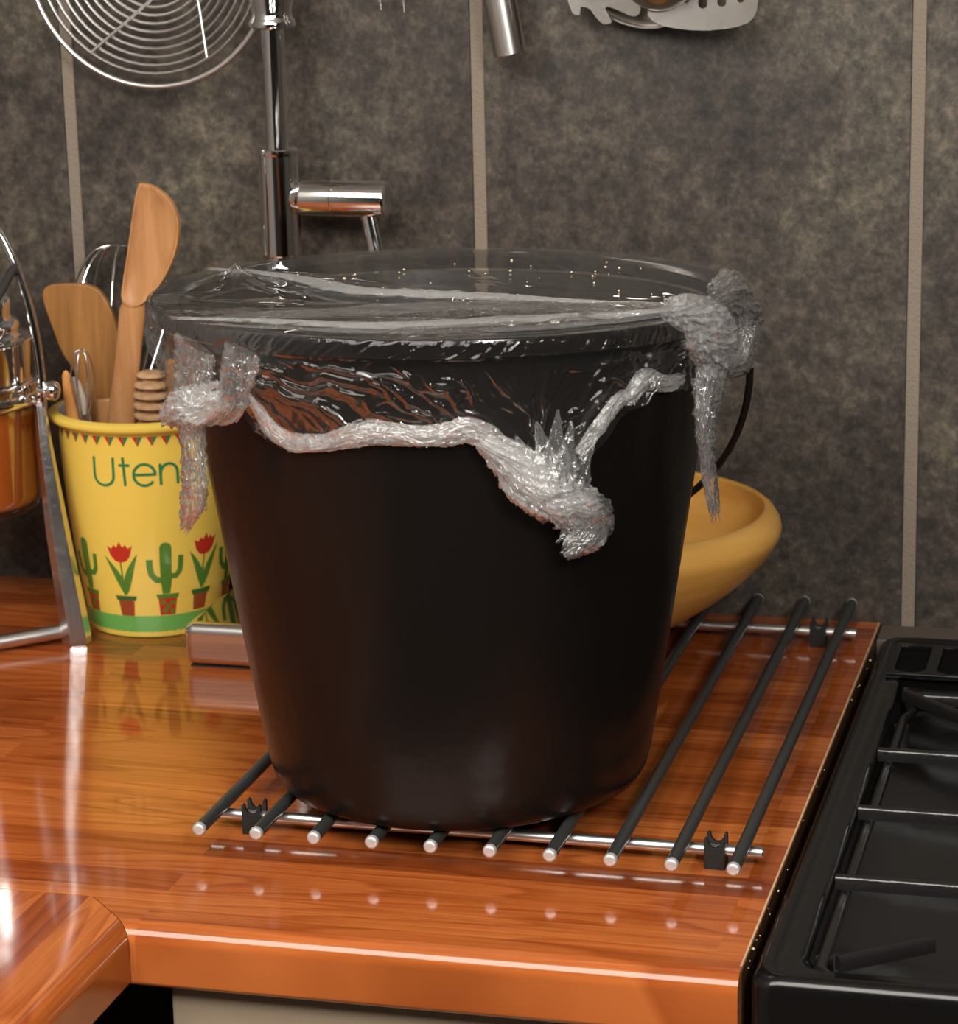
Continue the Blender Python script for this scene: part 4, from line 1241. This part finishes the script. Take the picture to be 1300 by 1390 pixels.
# bail handle
bp = []
for i in range(41):
    a = PI * i / 40
    bp.append((JX + .0680 * math.cos(a), JY - .002, .1930 + .150 * math.sin(a)))
bp = [(JX + .0665, JY - .002, .165)] + bp[:] + [(JX - .0665, JY - .002, .165)]
obj('bail_handle', tube(bp, .0033, 12, flat=(1.2, 1)), 'chrome', j, 60)
obj('handle_grip', tube([(JX + .030 * math.cos(PI * i / 12), JY - .002, .3290 + .016 * math.sin(PI * i / 12)) for i in range(13)], .0060, 14), 'chrome', j, 60)
for s in (-1, 1):
    obj('pivot_knob', lathe([(0, 0), (.0040, 0), (.0040, .006), (.0068, .0075), (.0078, .011), (.0068, .0145), (.003, .0165), (0, .0168)], (JX + s * .0650, JY - .002, .1925), 24, axis=(s, 0, 0)), 'chrome', j, 40)
def leg(s):
    pts = [((.0655, -.003, .185), .0042), ((.0685, -.006, .150), .0062), ((.0765, -.010, .085), .0088), ((.0850, -.014, .030), .0104), ((.0880, -.015, .0080), .0110), ((.0886, -.0155, 0), .0110)]
    bm = bmesh.new()
    rings = []
    for (dx, dy, z), wd in pts:
        c = Vector((JX + s * dx, JY + dy, z))
        cs = [(-.9, -.5), (0, -1.0), (.9, -.5), (.9, .6), (-.9, .6)]
        rings.append([bm.verts.new(c + Vector((a * wd, b * wd, 0))) for a, b in cs])
    for A, B in zip(rings[:-1], rings[1:]):
        for i in range(5):
            bm.faces.new((A[i], A[(i + 1) % 5], B[(i + 1) % 5], B[i]))
    bm.faces.new(rings[0]); bm.faces.new(rings[-1][::-1])
    bmesh.ops.recalc_face_normals(bm, faces=bm.faces[:])
    es = [e for e in bm.edges if e.calc_face_angle(0) > .5]
    bmesh.ops.bevel(bm, geom=es, offset=.0009, segments=2, affect='EDGES')
    return bm
for s in (-1, 1):
    obj('leg', leg(s), 'leg', j, 30)
    obj('base_rod', tube([(JX + s * .083, JY - .012, .0095), (JX + s * .012, JY - .072, .0075)], .0056, 12), 'alu', j, 60)
obj('front_foot', lathe([(0, 0), (.014, 0), (.015, .002), (.015, .012), (.013, .014), (0, .014)], (JX, JY - .080, 0), 32), 'chrome', j, 40)

# ================================================================== chrome tap and chrome block
tp = thing('kitchen_tap', 'tall chrome tap with side lever standing behind the bucket', 'tap', (-.107, .500, 0))
TX, TY = -.107, .500
obj('base_flange', lathe([(0, 0), (.026, 0), (.0265, .003), (.024, .008), (.0140, .012), (0, .012)], (TX, TY, 0), 40), 'chrome', tp, 40)
obj('riser', lathe([(0, .010), (.0105, .010), (.0105, .284), (0, .284)], (TX, TY, 0), 40), 'chrome', tp, 40)
obj('sleeve', lathe([(0, .282), (.0142, .282), (.0150, .2835), (.0150, .3575), (.0158, .3585), (.0158, .3620), (.0148, .3630), (0, .3630)], (TX, TY, 0), 48), 'chrome', tp, 40)
obj('upper_pipe', lathe([(0, .361), (.0086, .361), (.0086, .458), (0, .458)], (TX, TY, 0), 40), 'chrome', tp, 40)
obj('spray_head', lathe([(0, .4515), (.0150, .4515), (.0172, .4530), (.0176, .4555), (.0166, .4580), (.0152, .4600), (.0150, .4640), (.0162, .4700), (.0172, .4760), (.0172, .4840), (.0150, .4900), (.0125, .50), (.0120, .56), (0, .56)], (TX, TY, 0), 48), 'chrome', tp, 40)
lvz = .3260
obj('side_lever', lathe([(0, .008), (.0100, .008), (.0108, .014), (.0128, .018), (.0135, .0195), (.0135, .0425), (.0130, .0430), (.0130, .0442), (.0135, .0447), (.0135, .0820), (.0125, .0840), (.0105, .0850), (0, .0850)], (TX, TY, lvz), 48, axis=(1, 0, .0)), 'chrome', tp, 35)
obj('lever_handle', tube([(TX + .0680, TY, lvz - .008), (TX + .0730, TY - .002, lvz - .030), (TX + .082, TY - .006, lvz - .072)], [.0058, .0062, .0066], 16, flat=(.6, 1)), 'chrome', tp, 60)
bl = thing('chrome_block', 'low polished chrome block with rounded edges between pot and bucket', 'box', (-.09, .41, 0))
obj('block_body', box(-.1435, .3490, .0012, -.020, .4480, .0340, .0075, 4), 'chrome', bl, 40)
obj('rubber_base', box(-.1395, .3530, 0, -.024, .4440, .0014), 'rubber', bl, 0)

# ================================================================== wooden bowl
bw = thing('wooden_bowl', 'honey-coloured turned wooden bowl behind the bucket at right', 'bowl', (.153, .411, ZB))
CZ = ZB
bpf = [(0, CZ), (.050, CZ), (.0535, CZ + .002), (.0530, CZ + .008), (.0560, CZ + .0125), (.0720, CZ + .0210), (.0920, CZ + .0345), (.1110, CZ + .0500), (.1255, CZ + .0650), (.1335, CZ + .0775), (.1350, CZ + .0835), (.1338, CZ + .0890),
       (.1300, CZ + .0950), (.1255, CZ + .0985), (.1225, CZ + .0985), (.1215, CZ + .0960), (.1235, CZ + .0880), (.1225, CZ + .0780), (.1130, CZ + .0600), (.0930, CZ + .0420), (.0600, CZ + .0260), (0, CZ + .0190)]
obj('bowl_body', lathe(bpf, (.153, .411, 0), 128), 'bowl', bw, 60)

# ================================================================== utensils hanging on the wall rail
RY, RZ2 = .515, .735
rl_ = thing('utensil_rail', 'steel hanging rail fixed to the tiles above the picture', 'rail', (0, RY, RZ2))
obj('rail_bar', lathe([(0, 0), (.006, 0), (.006, 1.0), (0, 1.0)], (-.42, RY, RZ2), 20, axis=(1, 0, 0)), 'steel', rl_, 40)
for x in (-.38, .54):
    obj('bracket', lathe([(0, 0), (.014, 0), (.014, .003), (.006, .005), (.006, .038), (0, .038)], (x, YW, RZ2), 24, axis=(0, -1, 0)), 'steel', rl_, 40)
def hook_loop(x, y, z, bm=None):
    """wire loop over the rail"""
    pts = [(x, RY + .0085 * math.cos(a), RZ2 + .0085 * math.sin(a)) for a in [math.radians(d) for d in range(200, -21, -20)]]
    return tube([(x, y, z)] + [(x, (y + RY - .008) / 2, (z + RZ2) / 2 + .004)] + pts, .0018, 8, bm=bm)
# spider skimmer with spiral wires
SX, SZ, SY, SR = -.2135, .5035, .528, .0985
sk = thing('wire_skimmer', 'round spiral wire skimmer hanging on the wall at top left', 'skimmer', (SX, SY, SZ))
obj('rim_ring', tube([(SX + SR * math.cos(2 * PI * i / 96), SY, SZ + SR * math.sin(2 * PI * i / 96)) for i in range(96)], .0021, 10, closed=True), 'alu', sk, 60)
sp = []
turns = 14
for i in range(turns * 48 + 1):
    a = 2 * PI * i / 48
    rr = SR - .0050 - (SR - .012) * i / (turns * 48)
    sp.append((SX + rr * math.cos(a), SY + .012 * (1 - (rr / SR) ** 2), SZ + rr * math.sin(a)))
obj('spiral_wire', tube(sp, .0013, 6), 'alu', sk, 60)
for (ax, az), (bx, bz) in zip([(-0.2633,0.4312),(-0.1701,0.4273)], [(-0.1775,0.5006),(-0.1834,0.5007)]):
    obj('support_wire', tube([(ax, SY - .0005, az), ((ax + bx) / 2, SY + .006, (az + bz) / 2), (bx, SY + .006, bz), (SX + .05, SY - .002, SZ + SR * .86)], .0012, 8), 'alu', sk, 60)
obj('handle', hook_loop(SX + .02, SY - .004, SZ + SR, tube([(SX + .004, SY - .002, SZ + SR), (SX + .02, SY - .006, SZ + SR + .1)], .0030, 10)), 'steel', sk, 60)
# carving fork
f = thing('carving_fork', 'carving fork hanging prongs down at the top centre left', 'fork', (-.025, .525, .47))
fk = [(-0.0303,0.4629),(-0.0306,0.4704),(-0.0307,0.5025),(-0.0124,0.4618),(-0.0127,0.4704),(-0.0131,0.5024),(-0.0216,0.5210),(-0.0211,0.5343)]
for a, b, c in ((0, 1, 2), (3, 4, 5)):
    obj('prong', tube([(fk[a][0], .525, fk[a][1]), (fk[b][0], .525, fk[b][1]), (fk[c][0], .525, fk[c][1]), (fk[6][0], .525, fk[6][1]), (fk[7][0], .525, fk[7][1])], [.0006, .0019, .0024, .0030, .0032], 10), 'steel', f, 60)
obj('handle', hook_loop(fk[7][0], .523, .70, tube([(fk[7][0], .525, fk[7][1] - .004), (fk[7][0], .523, .70)], .0055, 12)), 'steel', f, 60)
# steel tube handled tool
tb = [(0.0699,0.4316),(0.0619,0.4763),(0.0560,0.5105)]
t = thing('steel_cylinder', 'brushed steel cylindrical tool end hanging beside the middle grout line', 'utensil', (tb[0][0], .517, tb[0][1]))
a = Vector((tb[0][0], .517, tb[0][1])); b = Vector((tb[2][0], .517, tb[2][1]))
obj('tube_body', lathe([(0, .0006), (.0108, .0006), (.0118, 0), (.0122, .0008), (.0122, (b - a).length), (0, (b - a).length + .003)], a, 48, axis=(b - a)), 'steel', t, 40)
obj('hanging_loop', hook_loop(b.x, .515, b.z + .002), 'steel', t, 60)
# serving spoon (behind), pasta server, slotted turner, small ladle
def plate(outline, holes, yp, curve, thick):
    cx = sum(p[0] for p in outline) / len(outline)
    hw = max(abs(p[0] - cx) for p in outline)
    bm = prism([outline] + holes, lambda u, v, d: (u, yp + d, v), thick)
    bmesh.ops.triangulate(bm, faces=bm.faces[:])
    for v in bm.verts:
        v.co.y += curve * (1 - ((v.co.x - cx) / hw) ** 2)
    return bm
t = thing('serving_spoon', 'steel serving spoon hanging half hidden behind the pasta fork', 'spoon', (.14, .536, .47))
ol = [(0.1264,0.4699),(0.1297,0.4656),(0.1362,0.4603),(0.1439,0.4556),(0.1538,0.4519),(0.1648,0.4495),(0.1757,0.4493),(0.1839,0.4514),(0.1910,0.4562),(0.1954,0.4636),(0.1965,0.4741),(0.1922,0.4846),(0.1814,0.4930),(0.1651,0.4972),(0.1487,0.4941),(0.1348,0.4836)]
obj('spoon_bowl', dished(sm2(ol, 64), .532, .006, .0015), 'steel', t, 50)
obj('handle', hook_loop(ol[12][0] - .011, .530, .70, tube([(ol[12][0] - .004, .536, ol[12][1] - .006), (ol[12][0] - .011, .534, .60), (ol[12][0] - .011, .530, .70)], [.005, .0045, .0055], 12, flat=(.5, 1))), 'steel', t, 60)
t = thing('pasta_fork', 'flat steel pasta fork with blunt teeth hanging at top right of centre', 'fork', (.125, .519, .47))
ol = [(0.1122,0.4740),(0.1143,0.4677),(0.1165,0.4619),(0.1186,0.4601),(0.1219,0.4601),(0.1225,0.4640),(0.1226,0.4661),(0.1264,0.4656),(0.1297,0.4640),(0.1329,0.4593),(0.1372,0.4546),(0.1400,0.4533),(0.1438,0.4538),(0.1455,0.4551),(0.1428,0.4604),(0.1406,0.4646),(0.1418,0.4659),(0.1461,0.4651),(0.1526,0.4625),(0.1586,0.4599),(0.1630,0.4591),(0.1663,0.4609),(0.1676,0.4646),(0.1658,0.4688),(0.1615,0.4730),(0.1572,0.4814),(0.1563,0.5022),(0.1301,0.5023),(0.1190,0.4866)]
obj('fork_head', plate(ol, [], .519, .003, .0016), 'steel', t, 40)
obj('handle', hook_loop(ol[-2][0] + .012, .519, .70, tube([(ol[-2][0] + .012, .521, ol[-2][1] - .004), (ol[-2][0] + .012, .519, .70)], .005, 12, flat=(.6, 1))), 'steel', t, 60)
t = thing('slotted_turner', 'wide polished slotted turner with rounded corners hanging at top right', 'turner', (.21, .512, .46))
ol = [(0.1752,0.4642),(0.1762,0.4601),(0.1794,0.4564),(0.1854,0.4535),(0.1940,0.4515),(0.2048,0.4502),(0.2166,0.4498),(0.2289,0.4508),(0.2396,0.4526),(0.2475,0.4555),(0.2518,0.4592),(0.2544,0.4643),(0.2554,0.4736),(0.2558,0.5024),(0.2521,0.5177),(0.2341,0.5254),(0.1969,0.5257),(0.1798,0.5181),(0.1754,0.5026)]
def hole(c, rw, up):
    (cx, cz), (dx, _), (_, uz) = c
    w = dx - cx
    return [(cx + w * math.cos(PI * i / 10), cz - w * .9 * math.sin(PI * i / 10) + .0) for i in range(11)] + [(cx - w, uz), (cx - w * .6, uz + w * .7), (cx + w * .6, uz + w * .7), (cx + w, uz)]
hs = []
for c in ([(0.2021,0.4715),(0.2045,0.4715),(0.2022,0.4922)], [(0.2144,0.4684),(0.2177,0.4684),(0.2145,0.4963)], [(0.2283,0.4697),(0.2315,0.4697),(0.2283,0.4963)], [(0.2422,0.4721),(0.2448,0.4721),(0.2421,0.4922)]):
    hs.append(hole(c, 0, 0))
obj('turner_head', plate(ol, hs, .506, .006, .0013), 'steel', t, 40)
hx = [(0.2156,0.5256)]
obj('handle', hook_loop(hx[0][0], .511, .70, tube([(hx[0][0], .512, hx[0][1] - .004), (hx[0][0], .511, .70)], .0055, 12, flat=(.6, 1))), 'steel', t, 60)
lc = [(0.1842,0.4945)]
t = thing('small_ladle', 'small round steel ladle hanging in front of the slotted turner', 'ladle', (lc[0][0], .49, lc[0][1]))
LR = .0300
lp = [(0, -.024)] + [(LR * math.sin(PI / 2 * i / 10), -.024 * math.cos(PI / 2 * i / 10)) for i in range(1, 11)] + [(LR - .0012, 0)] + [((LR - .0012) * math.cos(PI / 2 * i / 10), -.0228 * math.sin(PI / 2 * i / 10)) for i in range(1, 10)] + [(0, -.0228)]
obj('ladle_bowl', lathe(lp, (lc[0][0], .5035, lc[0][1]), 48, axis=(0, 1, .0)), 'steel', t, 60)
obj('handle', hook_loop(lc[0][0], .505, .70, tube([(lc[0][0], .502, lc[0][1] + LR - .002), (lc[0][0], .500, .60), (lc[0][0], .505, .70)], .0042, 12, flat=(.6, 1))), 'steel', t, 60)

# crumbs on the film and in the gap by the cooker
cr_ = bmesh.new()
rg = random.Random(3)
for k in range(34):
    r_ = .14 * math.sqrt(rg.random()); a_ = rg.random() * 2 * PI
    x = BX + .035 + r_ * math.cos(a_) * .8; y = BY + .035 + r_ * math.sin(a_) * .7
    s = .0004 + .0006 * rg.random()
    z = .3262 - .022 * (y - BY) + .0012
    t = bmesh.new()
    bmesh.ops.create_icosphere(t, subdivisions=1, radius=s)
    for v_ in t.verts:
        v_.co = Vector((x + v_.co.x * rg.uniform(.7, 1.3), y + v_.co.y * rg.uniform(.7, 1.3), z + v_.co.z * .8))
    join(cr_, t)
o = obj('crumbs', cr_, 'crumb', None, 60, origin=(BX, BY, .327))
tag(o, 'tiny pale crumbs scattered on the cling film over the bucket', 'crumbs', kind='stuff')
cr_ = bmesh.new()
for k in range(26):
    y = rg.uniform(-.09, .50)
    s = .0003 + .0006 * rg.random() ** 2
    t = bmesh.new()
    bmesh.ops.create_icosphere(t, subdivisions=1, radius=s)
    x = rg.uniform(.3440, .3475); z = .0006 if x < .3445 else -.002
    for v_ in t.verts:
        v_.co += Vector((x, y, z))
    join(cr_, t)
o = obj('crumbs', cr_, 'crumb', None, 60, origin=(.346, .2, 0))
tag(o, 'tiny crumbs caught along the gap between worktop edge and hob', 'crumbs', kind='stuff')
